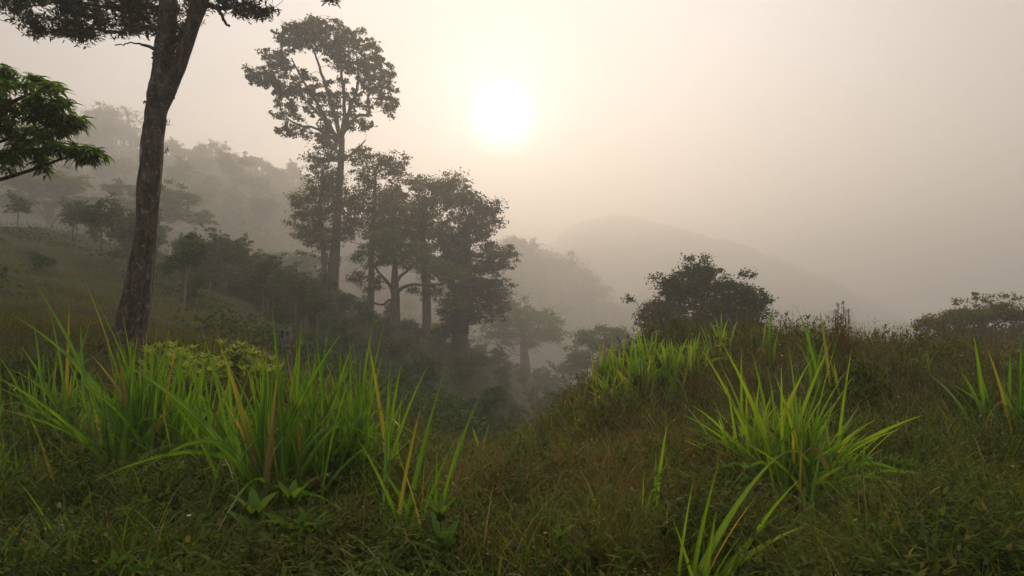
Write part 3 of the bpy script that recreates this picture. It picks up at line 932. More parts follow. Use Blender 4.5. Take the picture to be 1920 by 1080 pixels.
make_tree('leafy_tree', 'leafy tree wrapped round the tallest trunk on its left side', 'tree',
          [rooted(606, 590, 12, Y - .9), T(608, 540, 10, Y - .9), T(606, 470, 9, Y - .9), T(600, 400, 8, Y - .9), T(605, 320, 6, Y - .9)],
          [pblob(600, 385, 50, 40, Y - .8, 90), pblob(575, 425, 32, 26, Y - .8, 40), pblob(610, 450, 35, 22, Y - .8, 36), pblob(610, 330, 34, 40, Y - .8, 50), pblob(620, 285, 34, 22, Y - .8, 26),
           pblob(590, 300, 18, 14, Y - .8, 8), pblob(612, 485, 14, 12, Y - .8, 7), pblob(645, 400, 26, 50, Y + .8, 40)],
          'tree', 'barkf', .5, .6, .24, 34, .36, r_tip=.02, seed=3, root_from=.2)
TS = YM(44) / 44; Y = YM(44)
make_tree('feathery_tree', 'sparse feathery tree with bare twigs just right of the tallest trunk', 'tree',
          [rooted(693, 600, 14, Y), T(696, 540, 12, Y), T(697, 460, 10, Y), T(702, 380, 8, Y), T(704, 320, 4, Y)],
          [pblob(700, 320, 46, 36, Y, 60), pblob(720, 400, 44, 40, Y, 70), pblob(735, 310, 26, 22, Y, 22), pblob(690, 375, 34, 34, Y, 50), pblob(672, 290, 26, 20, Y, 16), pblob(745, 345, 18, 18, Y, 12), pblob(712, 425, 40, 30, Y, 46), pblob(665, 400, 20, 40, Y, 26)],
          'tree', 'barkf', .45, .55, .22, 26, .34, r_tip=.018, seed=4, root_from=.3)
TS = YM(41) / 41; Y = YM(41)
make_tree('spreading_tree', 'small spreading tree with a short thick trunk in front of the stand', 'tree',
          [rooted(741, 605, 22, Y), T(741, 580, 18, Y), T(741, 550, 16, Y), T(740, 515, 12, Y), T(742, 485, 8, Y)],
          [pblob(700, 478, 44, 26, Y, 60), pblob(760, 478, 50, 30, Y, 70), pblob(810, 500, 40, 26, Y, 44), pblob(850, 520, 30, 18, Y, 30), pblob(835, 550, 34, 26, Y, 40), pblob(695, 530, 26, 18, Y, 20), pblob(675, 520, 22, 14, Y, 12), pblob(790, 545, 28, 8, Y, 10), pblob(720, 445, 40, 16, Y, 26)],
          'treeb', 'barkf', .42, .5, .18, 34, .27, r_tip=.018, seed=6, root_from=.6,
          limbs=[[(741, 555, 9, 0), (727, 530, 7, .3), (705, 505, 4, .8), (690, 485, 2, 1)], [(741, 550, 8, 0), (765, 535, 6, -.3), (800, 535, 5, -.6), (835, 530, 3, -.8)], [(741, 530, 7, 0), (770, 500, 4, .3), (795, 480, 2, .5)], [(737, 560, 5, 0), (712, 572, 4, .2), (690, 560, 2, .4)]])
TS = YM(48) / 48; Y = YM(48)
make_tree('hazy_tree', 'glowing hazy tree behind the spreading tree, directly under the sun haze', 'tree',
          [rooted(800, 640, 18, Y), T(800, 560, 16, Y), T(795, 480, 14, Y), T(790, 410, 8, Y)],
          [pblob(760, 400, 58, 48, Y, 110), pblob(815, 410, 60, 62, Y, 150), pblob(850, 362, 40, 28, Y, 56), pblob(800, 350, 34, 16, Y, 26), pblob(755, 460, 60, 40, Y, 80), pblob(830, 480, 50, 40, Y, 70), pblob(735, 365, 26, 20, Y, 20)],
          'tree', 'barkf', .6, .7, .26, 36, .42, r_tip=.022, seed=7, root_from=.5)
TS = YM(46) / 46; Y = YM(46)
make_tree('tiered_tree', 'big dense tree with layered foliage at the right end of the stand', 'tree',
          [rooted(862, 668, 40, Y), T(862, 640, 32, Y), T(868, 590, 27, Y), T(872, 530, 22, Y), T(875, 470, 16, Y), T(878, 410, 9, Y)],
          [pblob(900, 415, 34, 26, Y, 50), pblob(915, 392, 26, 14, Y, 22), pblob(880, 378, 28, 18, Y, 26), pblob(870, 520, 40, 50, Y, 70), pblob(925, 480, 36, 26, Y, 50), pblob(905, 520, 45, 32, Y, 70), pblob(900, 575, 45, 32, Y, 80), pblob(855, 590, 36, 30, Y, 60),
           pblob(860, 470, 30, 40, Y, 50), pblob(885, 440, 34, 24, Y, 36), pblob(930, 545, 22, 20, Y, 20), pblob(830, 620, 20, 14, Y, 12)],
          'dark', 'barkf', .55, .65, .25, 38, .40, r_tip=.02, seed=8, root_from=.35, flatten=.45)
TS = YM(62) / 62; Y = YM(62)
make_tree('domed_tree', 'pale misty tree with a wide domed crown in the gully', 'tree',
          [rooted(985, 720, 26, Y), T(985, 690, 20, Y), T(982, 650, 14, Y), T(980, 610, 8, Y)],
          [pblob(960, 590, 46, 26, Y, 80), pblob(1005, 605, 40, 30, Y, 70), pblob(1035, 628, 24, 14, Y, 26), pblob(930, 620, 26, 22, Y, 30), pblob(975, 635, 45, 20, Y, 40)],
          'treeb', 'barkf', .8, .9, .3, 34, .5, r_tip=.03, seed=9, root_from=.3)
TS = YM(46) / 46; Y = YM(46)
make_tree('round_tree', 'rounded green tree standing behind the left shoulder of the grassy mound', 'tree',
          [rooted(1128, 800, 18, Y), T(1128, 740, 15, Y), T(1126, 690, 10, Y), T(1128, 650, 6, Y)],
          [pblob(1130, 632, 42, 22, Y, 80), pblob(1160, 642, 28, 20, Y, 36), pblob(1090, 632, 14, 14, Y, 12), pblob(1085, 675, 22, 18, Y, 26), pblob(1115, 672, 40, 24, Y, 46), pblob(1155, 680, 36, 28, Y, 40)],
          'treeb', 'barkf', .55, .6, .22, 34, .34, r_tip=.02, seed=10, root_from=.3)
TS = YM(52) / 52; Y = YM(52)
make_tree('low_branching_tree', 'small flat topped tree in the mist below the rounded green tree', 'tree',
          [rooted(1062, 790, 12, Y), T(1062, 730, 9, Y), T(1055, 700, 6, Y)],
          [pblob(1060, 692, 26, 8, Y, 30), pblob(1085, 705, 20, 8, Y, 18), pblob(1050, 712, 22, 8, Y, 16)],
          'bush', 'barkf', .5, .55, .22, 24, .34, r_tip=.02, seed=11, root_from=.4)
TS = YM(30) / 30; Y = YM(30)
make_tree('dark_crown_tree', 'dark dense tree crown rising behind the grassy mound', 'tree',
          [rooted(1320, 790, 30, Y), T(1320, 720, 26, Y), T(1318, 660, 20, Y), T(1318, 600, 14, Y), T(1315, 560, 8, Y)],
          [pblob(1295, 530, 45, 30, Y, 90), pblob(1320, 515, 24, 16, Y, 26), pblob(1260, 545, 30, 20, Y, 36), pblob(1370, 545, 38, 20, Y, 50), pblob(1410, 560, 28, 14, Y, 26), pblob(1435, 570, 8, 14, Y, 6),
           pblob(1300, 580, 80, 38, Y, 170), pblob(1228, 592, 30, 28, Y, 50), pblob(1385, 592, 50, 28, Y, 80), pblob(1290, 640, 90, 34, Y, 150), pblob(1400, 625, 46, 26, Y, 60)],
          'dark', 'barkf', .42, .48, .17, 38, .28, r_tip=.014, seed=12, root_from=.3)
TS = YM(30) / 30; Y = YM(30)
make_tree('layered_tree', 'grey green tree with layered crown at the far right edge', 'tree',
          [rooted(1850, 800, 24, Y), T(1850, 730, 20, Y), T(1852, 670, 15, Y), T(1856, 625, 8, Y)],
          [pblob(1745, 608, 28, 13, Y, 40), pblob(1812, 594, 42, 17, Y, 70), pblob(1880, 586, 38, 18, Y, 66), pblob(1935, 602, 38, 24, Y, 60), pblob(1785, 632, 56, 20, Y, 70), pblob(1870, 630, 66, 22, Y, 90), pblob(1960, 640, 50, 26, Y, 50), pblob(1840, 655, 60, 14, Y, 30)],
          'tree', 'barkf', .4, .46, .16, 34, .26, r_tip=.013, seed=13, root_from=.45, flatten=.6)
# pale umbrella-like trees behind the left slope
TS = YM(54) / 54; Y = YM(54)
make_tree('umbrella_tree', 'pale umbrella shaped tree with several splayed stems beside the left edge', 'tree',
          [rooted(95, 470, 14, Y), T(95, 432, 11, Y), T(94, 405, 8, Y), T(88, 380, 5, Y)],
          [pblob(60, 340, 45, 18, Y, 90), pblob(115, 345, 40, 20, Y, 84), pblob(90, 372, 66, 14, Y, 50), pblob(150, 378, 26, 9, Y, 20), pblob(25, 375, 24, 10, Y, 18), pblob(100, 330, 30, 9, Y, 14)],
          'treeb', 'pale', .55, .62, .26, 40, .34, r_tip=.03, seed=21, root_from=.3, flatten=.35, limbs=[[(95,420,7,0),(75,395,5,.4),(50,370,3,.8),(35,350,2,1)],[(95,415,7,0),(100,380,5,-.4),(112,350,2.5,-.8)],[(94,420,6,0),(120,395,5,.3),(145,375,2,.6)],[(92,410,6,0),(80,375,4,-.2),(70,345,2,-.3)]])
make_tree('umbrella_tree', 'wide pale green tree with flat layered crown directly behind the leaning trunk', 'tree',
          [rooted(250, 500, 14, Y), T(250, 440, 11, Y), T(252, 400, 8, Y), T(250, 375, 5, Y)],
          [pblob(225, 355, 30, 12, Y, 30), pblob(285, 362, 42, 14, Y, 50), pblob(335, 375, 40, 16, Y, 46), pblob(220, 385, 45, 12, Y, 40), pblob(300, 400, 60, 14, Y, 56), pblob(370, 408, 36, 10, Y, 26), pblob(180, 392, 26, 10, Y, 20)],
          'treeb', 'pale', .55, .62, .26, 40, .34, r_tip=.025, seed=22, root_from=.35, flatten=.35, limbs=[[(250,430,7,0),(230,400,5,.4),(205,375,2,.8)],[(252,420,7,0),(290,395,5,-.4),(335,380,2.5,-.8)],[(252,410,6,0),(270,385,4,.4),(290,362,2,.8)]])
TS = YM(60) / 60; Y = YM(60)
make_tree('umbrella_tree', 'faint low dome of a tree left of the tallest trunk', 'tree',
          [rooted(560, 590, 14, Y), T(560, 540, 11, Y), T(560, 510, 8, Y)],
          [pblob(540, 485, 40, 12, Y, 50), pblob(585, 492, 36, 14, Y, 46), pblob(560, 515, 60, 18, Y, 60)],
          'treeb', 'barkf', .7, .8, .28, 26, .45, r_tip=.025, seed=23, root_from=.3)
TS = YM(80) / 80; Y = YM(80)
make_tree('hilltop_tree', 'grey silhouetted broad tree standing on the crest of the left hill', 'tree',
          [rooted(192, 330, 12, Y), T(192, 280, 10, Y), T(190, 240, 7, Y), T(190, 215, 4, Y)],
          [pblob(185, 222, 28, 20, Y, 50), pblob(205, 250, 32, 20, Y, 60), pblob(175, 255, 26, 18, Y, 36), pblob(190, 280, 36, 14, Y, 36), pblob(200, 210, 16, 8, Y, 10)],
          'tree', 'barkf', .9, 1.0, .4, 24, .55, r_tip=.03, seed=24, root_from=.25)
make_tree('hilltop_tree', 'faint thin tree with bare top beside the broad tree on the left hill crest', 'tree',
          [rooted(245, 340, 9, Y), T(245, 290, 7, Y), T(243, 240, 5, Y), T(236, 205, 3, Y)],
          [pblob(240, 225, 28, 22, Y, 16), pblob(250, 270, 26, 16, Y, 30), pblob(242, 250, 20, 14, Y, 14), pblob(230, 205, 12, 6, Y, 4)],
          'tree', 'barkf', .8, .9, .32, 14, .5, r_tip=.03, seed=25, root_from=.25)

# ------------------------------------------------------------------ forest trees on the far hills: four shapes, then copies
TS = 1.0
protos = []
rp = np.random.default_rng(31)
for q, (hh, wd, nb) in enumerate([(8, 3.6, 6), (10, 3.0, 7), (6, 4.0, 5), (12, 2.2, 4)]):
    base = np.array([0., 0, 0])
    bl = []
    for b in range(nb):
        a = rp.uniform(0, 6.28); rr = rp.uniform(0, wd * .6)
        bl.append((np.array([rr * math.cos(a), rr * math.sin(a), hh * rp.uniform(.6, .95)]), (wd * rp.uniform(.35, .6),) * 2 + (wd * rp.uniform(.2, .35),), 16))
    e = make_tree('forest_tree', 'misty broadleaf tree', 'tree',
                  [(0, 0, -1.0, .26), (0.1, 0, hh * .3, .2), (.1, .1, hh * .6, .14), (0, .1, hh * .85, .07)], bl, 'tree', 'barkf', .9, 1.0, .42, 22, .55, r_tip=.035, seed=40 + q, root_from=.4)
    protos.append(e)
used = [False] * 4


def place(proto_i, x, y, sc, label, group):
    p = protos[proto_i]; k = YM(y) / y; x, y, sc = x * k, y * k, sc * k; loc = (x, y, H(x, y)); rz = rp.uniform(0, 6.28)
    if used[proto_i]:
        o = dup(p, loc, rz, sc, label)
    else:
        o = p; used[proto_i] = True
        o.location = loc; o.rotation_euler = (0, 0, rz); o.scale = (sc,) * 3; o['label'] = label
    o['group'] = group
    return o


# along the crest of the left hill, then down its slope
for px, Yd, pi, sc in [(290, 82, 2, .5), (322, 82, 0, .4), (352, 83, 2, .5), (375, 83, 0, .55), (400, 84, 1, .5), (412, 84, 2, .55), (430, 85, 0, .45), (448, 86, 2, .45), (475, 86, 2, .6), (500, 87, 0, .45),
                       (545, 89, 1, .5), (560, 89, 0, .5), (520, 88, 2, .5), (262, 82, 0, .45), (130, 80, 0, .4), (60, 80, 2, .5), (20, 80, 1, .4)]:
    x = (px - 960) / FPX * Yd
    place(pi, x, Yd, sc, 'hazy tree standing on the ridge line of the left hill', 'trees along the ridge of the left hill')
for _ in range(46):
    px, Yd = rp.uniform(-150, 640), rp.uniform(66, 84)
    place(int(rp.integers(0, 3)), (px - 960) / FPX * Yd, Yd, rp.uniform(.4, .7), 'dim grey tree on the shaded flank of the left hill', 'trees on the flank of the left hill')
for px, Yd, pi, sc in [(990, 122, 1, .75), (1022, 124, 1, .6), (1047, 124, 0, .75), (1072, 126, 3, .75), (1095, 128, 0, .6), (1105, 128, 2, .7), (1130, 128, 0, .7), (1150, 130, 2, .7), (1183, 132, 1, .6), (1200, 132, 0, .6), (965, 122, 0, .9)]:
    place(pi, (px - 960) / FPX * Yd, Yd, sc, 'faint tree on the skyline of the misty ridge behind the dark crown', 'skyline trees of the middle ridge')
for _ in range(44):
    px, Yd = rp.uniform(880, 1330), rp.uniform(80, 128)
    place(int(rp.integers(0, 3)), (px - 960) / FPX * Yd, Yd, rp.uniform(.5, .8), 'faint tree in the fog filled valley beyond the domed tree', 'trees in the foggy valley')
for _ in range(16):
    px, Yd = rp.uniform(560, 900), rp.uniform(60, 85)
    place(int(rp.integers(0, 3)), (px - 960) / FPX * Yd, Yd, rp.uniform(.35, .55), 'faint tree glimpsed behind the stand of tall trees', 'trees behind the tall stand')

# ------------------------------------------------------------------ saplings and bushes on the left hillside
bprotos = []
for q, (hh, wd) in enumerate([(2.3, .95), (1.7, 1.0), (3.0, .9), (1.1, .8)]):
    bl = []
    for b in range(6):
        a = rp.uniform(0, 6.28); rr = rp.uniform(.1, wd * .6)
        bl.append((np.array([rr * math.cos(a), rr * math.sin(a), hh * (rp.uniform(.55, .9) if q in (0, 2) else rp.uniform(.3, .8))]), (wd * rp.uniform(.35, .5),) * 2 + (wd * rp.uniform(.25, .4),), 13))
    e = make_tree('sapling' if q in (0, 2) else 'bush', 'small leafy sapling', 'sapling' if q in (0, 2) else 'bush',
                  [(0, 0, -.1, .04), (0.03, 0, hh * .25, .035), (.0, .03, hh * .5, .028), (0, .0, hh * .8, .015)], bl, 'bush', 'pale' if q == 2 else 'barkf', .16, .2, .12, 16, .13, r_tip=.006, seed=60 + q, root_from=.3, flatten=.5, tseg=6)
    bprotos.append(e)
bused = [False] * 4


def bplace(i_, p, sc, label, group):
    k = YM(p[1]) / p[1]; p = (p[0] * k, p[1] * k, H(p[0] * k, p[1] * k)); sc = sc * k
    o = bprotos[i_]
    if bused[i_]: o = dup(o, p, rp.uniform(0, 6.28), sc, label)
    else:
        bused[i_] = True; o.location = tuple(p); o.rotation_euler = (0, 0, rp.uniform(0, 6.28)); o.scale = (sc,) * 3; o['label'] = label
    o['group'] = group
    return o


G1 = 'saplings and bushes on the left hillside'
for px, Yd, i_, sc, lab in [
    (345, 27, 2, 1.25, 'slender sapling with a pale thin stem right of the leaning trunk'), (355, 28, 1, .9, 'dark bush directly behind the pale stemmed sapling'),
    (185, 30, 0, 1.2, 'sapling with an airy crown left of the leaning trunk'), (235, 33, 0, 1.15, 'sapling close behind the left side of the leaning trunk'), (130, 34, 0, 1.0, 'dark sapling on the left crest under the umbrella tree'),
    (405, 37, 2, 1.1, 'dark upright sapling on the hillside crest'), (395, 38, 1, 1.1, 'rounded bush on the crest left of the upright sapling'), (445, 38, 0, 1.3, 'bushy sapling midway along the hillside crest'), (465, 36, 1, 1.3, 'reddish dark bush below the bushy sapling'),
    (500, 39, 0, 1.2, 'sapling near the right end of the hillside crest'), (520, 38, 1, 1.0, 'low bush near the right end of the hillside crest'), (545, 40, 1, .9, 'last bush before the tallest trunk'),
    (25, 34, 0, .9, 'sapling on the crest at the left edge'), (75, 26, 3, .8, 'twiggy bush in the mossy grass at the left')]:
    x = (px - 960) / FPX * Yd
    bplace(i_, (x, Yd, H(x, Yd)), sc, lab, G1)
for _ in range(26):
    px, Yd = rp.uniform(110, 400), rp.uniform(31, 40)
    bplace(int(rp.choice([0, 1, 2, 3])), ((px - 960) / FPX * Yd, Yd, 0), rp.uniform(.6, 1.1), 'dark shrub along the crest of the left slope behind the leaning trunk', 'shrubs along the crest of the left slope')
for _ in range(130):
    px, Yd = rp.uniform(330, 620), rp.uniform(29, 43)
    x = (px - 960) / FPX * Yd
    if px < 480 and Yd < 33: continue
    bplace(int(rp.integers(0, 4)), (x, Yd, H(x, Yd)), rp.uniform(.6, 1.05), 'dark shrub among others crowding the hillside left of the tallest trunk', 'shrubs crowding the hillside left of the tallest trunk')
for _ in range(120):
    px, Yd = rp.uniform(600, 1090), rp.uniform(24, 56)
    x = (px - 960) / FPX * Yd
    bplace(int(rp.choice([0, 1, 1, 3, 3])), (x, Yd, H(x, Yd)), rp.uniform(.6, 1.15), 'dark shrub on the slope dropping into the gully below the stand', 'shrubs on the slope below the stand')

# ------------------------------------------------------------------ weathered fence post
pb = hit(547, 716, 3, 40); pY = pb[1]
pY = 11.5
pb = at(547, 722, pY)
post = empty('fence_post', (pb[0], pb[1], H(pb[0], pb[1]) - .05))
tag(post, 'weathered grey split wooden post standing in the weeds', 'fence post')
rg = np.random.default_rng(77)
gz_ = H(pb[0], pb[1]) - .1
top = at(533, 622, pY)
V, F = join([tube(smooth_line([(pb[0], pb[1], gz_, .10), (pb[0] - .03, pb[1], (gz_ + top[2]) / 2, .09), (top[0], pY, top[2] - .02, .085), (top[0] - .01, pY, top[2], .05), (top[0] - .01, pY, top[2] + .004, .004)], 22)[:, :3],
                  smooth_line([(.10,), (.09,), (.085,), (.07,), (.004,)], 22)[:, 0], 12, .16, rg),
             tube([(pb[0] + .07, pb[1], gz_), (top[0] + .13, pY, top[2] - .25), (top[0] + .12, pY, top[2] + .08), (top[0] + .12, pY, top[2] + .1)], [.05, .05, .035, .004], 8, .15, rg)])
build('post_body', V, F, M['wood'], post)
V, F = join([tube([(pb[0] - .12 + .24 * math.sin(a) * 0 + .13 * math.cos(a), pY + .13 * math.sin(a), top[2] - .2 + .02 * math.sin(3 * a)) for a in np.linspace(0, 6.28, 16)], np.full(16, .004), 5)])
build('wire_loop', V, F, M['barkf'], post)

# ------------------------------------------------------------------ broad bladed grass clumps
rgc = np.random.default_rng(90)


def clump(label, bpx, bY, tipsl, nfill, spread, wpx=13, mat='blade', fan=(-.5, .5), hgt=(.8, 1.3), plume=None, basew=.16, group='broad bladed grass clumps', depth=.5, wf=(.7, 1.15), bent=.2):
    """tipsl: (px, py) of the long blades; nfill more at random. One clump, one mesh of blades"""
    bx = (bpx - 960) / FPX * bY
    o = np.array([bx, bY, H(bx, bY)])
    B, Cc, T_, Wd = [], [], [], []
    for tpp in tipsl:
        px, py = tpp[:2]
        dy = tpp[2] if len(tpp) > 2 else rgc.uniform(-depth, depth)
        t = at(px, py, bY + dy)
        b = o + np.array([rgc.normal() * basew + .12 * (t[0] - bx), rgc.normal() * basew + .1 * dy, -.05])
        b[2] = H(b[0], b[1]) - .04
        v = t - b
        c = b + v * .55 + np.array([-v[0] * .16, -v[1] * .16, .10 * np.linalg.norm(v) * min(1, abs(v[0]) / (abs(v[2]) + .1) + .15)])
        B.append(b); Cc.append(c); T_.append(t); Wd.append((tpp[3] if len(tpp) > 3 else wpx * rgc.uniform(*wf)) * .82 * bY / FPX)
    for _ in range(nfill):
        az = rgc.uniform(0, 2 * PI); h = rgc.uniform(*hgt); s = abs(rgc.normal()) * spread
        b = o + np.array([rgc.normal() * basew, rgc.normal() * basew, 0]); b[2] = H(b[0], b[1]) - .04
        t = b + np.array([s * math.cos(az) + rgc.uniform(*fan) * .2, s * math.sin(az), h * (1 - .25 * min(1, s))])
        v = t - b
        c = b + v * .55 + np.array([-v[0] * .25, -v[1] * .25, .08 * h])
        if rgc.uniform() < bent:      # bent over
            t = b + np.array([v[0] * 1.9 + .12 * math.cos(az), v[1] * 1.9 + .12 * math.sin(az), v[2] * rgc.uniform(.25, .6)]); c = b + np.array([v[0] * .45, v[1] * .45, v[2] * rgc.uniform(.8, 1.05)])
        B.append(b); Cc.append(c); T_.append(t); Wd.append(wpx * rgc.uniform(.32, .85) * bY / FPX)
    B, Cc, T_, Wd = map(np.array, (B, Cc, T_, Wd))
    V, F, UV = bez_blades(B, Cc, T_, Wd, roll=rgc.uniform(-.9, .9, len(B)))
    e = empty('grass_clump', o); tag(e, label, 'grass clump', group)
    build('blades', V, F, M[mat], e, uv=UV, smooth=True)
    if nfill >= 60:       # dead leaves hanging round the base
        n = nfill // 2
        Bd = o + np.stack([rgc.normal(size=n) * basew, rgc.normal(size=n) * basew, np.full(n, .03)], 1)
        V, F, UV = blades(Bd, rgc.uniform(0, 6.28, n), rgc.uniform(.25, .7, n), np.full(n, .012), rgc.uniform(.1, .8, n), rgc.uniform(1.2, 2.4, n), 6, fold=True)
        build('dead_leaves', V, F, M['litter'], e, uv=UV, smooth=True)
    if plume:
        for (px, py, py2) in plume: seedhead(e, px, py, py2, bY)
    return e


def seedhead(e, px, py, py2, Y, w=9):
    """upright feathery plume between two pixel heights on a thin stalk"""
    tpt, bpt = at(px, py, Y), at(px, py2, Y)
    root = np.array([tpt[0], Y, H(tpt[0], Y)])
    n = 260
    s = rgc.uniform(0, 1, n)
    side = rgc.integers(0, 4, n)
    off = np.array([[-.5, 0], [.5, .1], [0, -.3], [.25, .3]])[side] * (w * Y / FPX) * (np.sin(np.clip(s, .1, 1) * 3) ** .6)[:, None]
    Q = bpt + (tpt - bpt) * s[:, None]; Q[:, :2] += off + rgc.normal(size=(n, 2)) * .006
    V1 = blades(Q, rgc.uniform(0, 6.28, n), np.full(n, .035), np.full(n, .011), rgc.uniform(0, .6, n), np.full(n, .3), 1)
    V2 = tube([root, bpt, tpt], [.006, .004, .002], 5)
    V2 = (V2[0], V2[1], np.zeros((len(V2[0]), 2)))
    V, F, UV = join([V1, V2])
    build('seed_head', V, F, M['plume'], e, uv=UV)


clump('large broad bladed clump in front of the leaning tree trunk', 290, 5.6,
      [(62, 528), (20, 588), (155, 518), (178, 560), (195, 620), (98, 640), (228, 580), (210, 605), (275, 620), (298, 592), (318, 610), (330, 640), (258, 625), (340, 655), (145, 650), (170, 665),
       (-10, 705, -.9), (-30, 760, -.8), (35, 755, -.7), (372, 690), (240, 640), (122, 700), (285, 650), (305, 640), (350, 700)], 170, .33, 12, hgt=(.7, 1.5), basew=.2)
clump('clump of long arching green blades left of centre in the foreground', 530, 4.4,
      [(246, 690, -.3, 20), (378, 615), (410, 640), (452, 600), (510, 578), (402, 690), (566, 592), (600, 610), (487, 650), (436, 720), (640, 625), (590, 655), (330, 760, -.5), (548, 660), (620, 590), (520, 700), (470, 690), (380, 740)],
      90, .32, 14, hgt=(.6, 1.4), basew=.16)
clump('upright clump of narrow blades at the centre left of the foreground', 660, 4.9,
      [(703, 588), (722, 602), (690, 640), (663, 640), (640, 700), (676, 690), (718, 660), (745, 700), (805, 680), (700, 700), (650, 615), (730, 720), (770, 730)], 85, .27, 11, hgt=(.6, 1.45), basew=.2)
clump('outlying clump of upright blades at the far left of the foreground', 130, 6.6, [(62, 600), (95, 590), (130, 570), (150, 610), (170, 600), (40, 650), (15, 690), (-20, 720), (112, 640)], 90, .25, 9, hgt=(.5, 1.15), basew=.22)
clump('ragged clump of blades low at the left edge', 20, 5.0, [(-20, 700), (10, 740), (45, 760), (-50, 760), (70, 790)], 40, .25, 9, hgt=(.3, .7), basew=.15)
clump('thin clump of blades on the crest left of the plume', 1350, 11.2, [(1340, 590), (1352, 580), (1365, 596), (1330, 600)], 16, .15, 7, 'bladeb', hgt=(.4, .75))
clump('medium clump filling the gap between the two large left clumps', 415, 5.3, [(385, 640), (425, 660), (440, 690), (352, 680), (400, 700)], 60, .22, 9, hgt=(.4, 1.0))
clump('low clump of slanting blades near the bottom centre', 762, 3.7,
      [(838, 685, .2), (900, 740, .2), (790, 760), (812, 790), (850, 830), (725, 790), (700, 860), (690, 880), (870, 800, -.2), (745, 850), (820, 850), (668, 820)], 12, .25, 12, hgt=(.3, .6), basew=.09)
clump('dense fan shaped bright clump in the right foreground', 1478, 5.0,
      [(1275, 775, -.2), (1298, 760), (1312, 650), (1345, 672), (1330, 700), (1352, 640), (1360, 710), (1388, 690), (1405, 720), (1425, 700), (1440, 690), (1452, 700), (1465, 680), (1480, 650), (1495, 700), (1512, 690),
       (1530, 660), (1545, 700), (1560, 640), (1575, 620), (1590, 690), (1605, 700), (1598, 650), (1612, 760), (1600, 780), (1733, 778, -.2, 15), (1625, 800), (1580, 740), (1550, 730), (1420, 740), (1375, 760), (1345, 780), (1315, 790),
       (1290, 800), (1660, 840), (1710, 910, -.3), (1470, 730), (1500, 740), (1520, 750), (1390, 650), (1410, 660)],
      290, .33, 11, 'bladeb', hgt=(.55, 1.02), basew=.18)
clump('tall upright clump behind the fan shaped clump', 1535, 8.2, [(1498, 585), (1515, 600), (1537, 580), (1525, 620), (1548, 630), (1508, 640), (1556, 640), (1490, 640)], 12, .22, 8, hgt=(.5, 1.0), plume=[(1571, 570, 645), (1581, 566, 650), (1590, 580, 640), (1566, 582, 650), (1577, 590, 655)])
clump('small leaning clump on the crest below the dark tree crown', 1432, 10.5, [(1450, 572), (1444, 590), (1436, 600), (1428, 612), (1455, 610)], 6, .2, 8, hgt=(.4, .7))
clump('clump of dark blades at the right edge', 1870, 7.0, [(1825, 625), (1800, 695), (1850, 650), (1915, 635), (1925, 690), (1870, 660), (1895, 655), (1780, 720)], 16, .35, 9, hgt=(.5, .9), plume=[(1872, 660, 720), (1866, 672, 730)])
clump('tuft of two bright upright blades in the lower right foreground', 1215, 3.9, [(1252, 790, 0, 11), (1230, 845, 0, 10), (1208, 880, 0, 7), (1262, 850, 0, 6)], 3, .12, 8, 'bladeb', hgt=(.2, .4), basew=.05)
clump('close clump of wide slanting blades at the bottom right', 1262, 2.9, [(1458, 852, .2, 17), (1503, 895, .2, 18), (1510, 985, .1, 17), (1348, 868, 0, 14), (1345, 950, -.1, 15), (1480, 950, .1, 13), (1262, 975, -.2, 13), (1392, 1000, 0, 12), (1300, 900, .1, 10), (1420, 930, .2, 12)], 5, .2, 12, 'bladeb', bent=0, hgt=(.2, .4), basew=.06)
clump('small upright tuft in the gap between the slopes', 890, 8.4, [(885, 800), (905, 812), (918, 790), (925, 830), (870, 830), (900, 840), (935, 845)], 8, .15, 7, hgt=(.2, .4), plume=[(918, 792, 850)])
clump('flat lying blade tuft at the bottom left', 200, 3.6, [(28, 895, -.1, 14), (60, 1000, -.2, 9), (10, 985, -.3, 10), (330, 1010), (120, 960)], 6, .3, 9, hgt=(.1, .3), basew=.06)
# bright tufts marching up the left shoulder of the mound
tl_ = [(1060, 10.3), (1090, 10.4), (1100, 9.2), (1125, 10.2), (1135, 9.4), (1150, 10.0), (1160, 9.0), (1175, 10.2), (1185, 9.4), (1200, 9.9), (1215, 9.1), (1225, 10.3), (1240, 9.6), (1255, 9.1), (1270, 10.0), (1285, 9.5), (1300, 9.9),
       (1180, 8.4), (1225, 8.3), (1150, 8.5), (1100, 8.3), (1060, 8.6), (1030, 9.3), (1330, 10.4), (1370, 10.0), (990, 8.6), (1265, 8.5)]
for q, (px, Yd) in enumerate(tl_):
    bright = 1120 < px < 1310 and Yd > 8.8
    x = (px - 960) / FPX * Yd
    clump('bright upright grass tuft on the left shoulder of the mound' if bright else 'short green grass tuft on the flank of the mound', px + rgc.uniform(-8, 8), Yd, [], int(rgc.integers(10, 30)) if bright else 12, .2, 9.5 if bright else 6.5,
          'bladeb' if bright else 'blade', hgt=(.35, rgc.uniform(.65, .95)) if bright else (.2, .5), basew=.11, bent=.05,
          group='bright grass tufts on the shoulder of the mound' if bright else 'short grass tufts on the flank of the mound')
# scattered tufts elsewhere
for _ in range(46):
    Yd = math.exp(rgc.uniform(math.log(3.4), math.log(12))); px = rgc.uniform(-60, 1980)
    clump('small green grass tuft among the tangled weeds', px, Yd, [], 9, .16, 6 if Yd > 5 else 8, 'blade', hgt=(.15, .4), basew=.06, group='small grass tufts among the weeds')

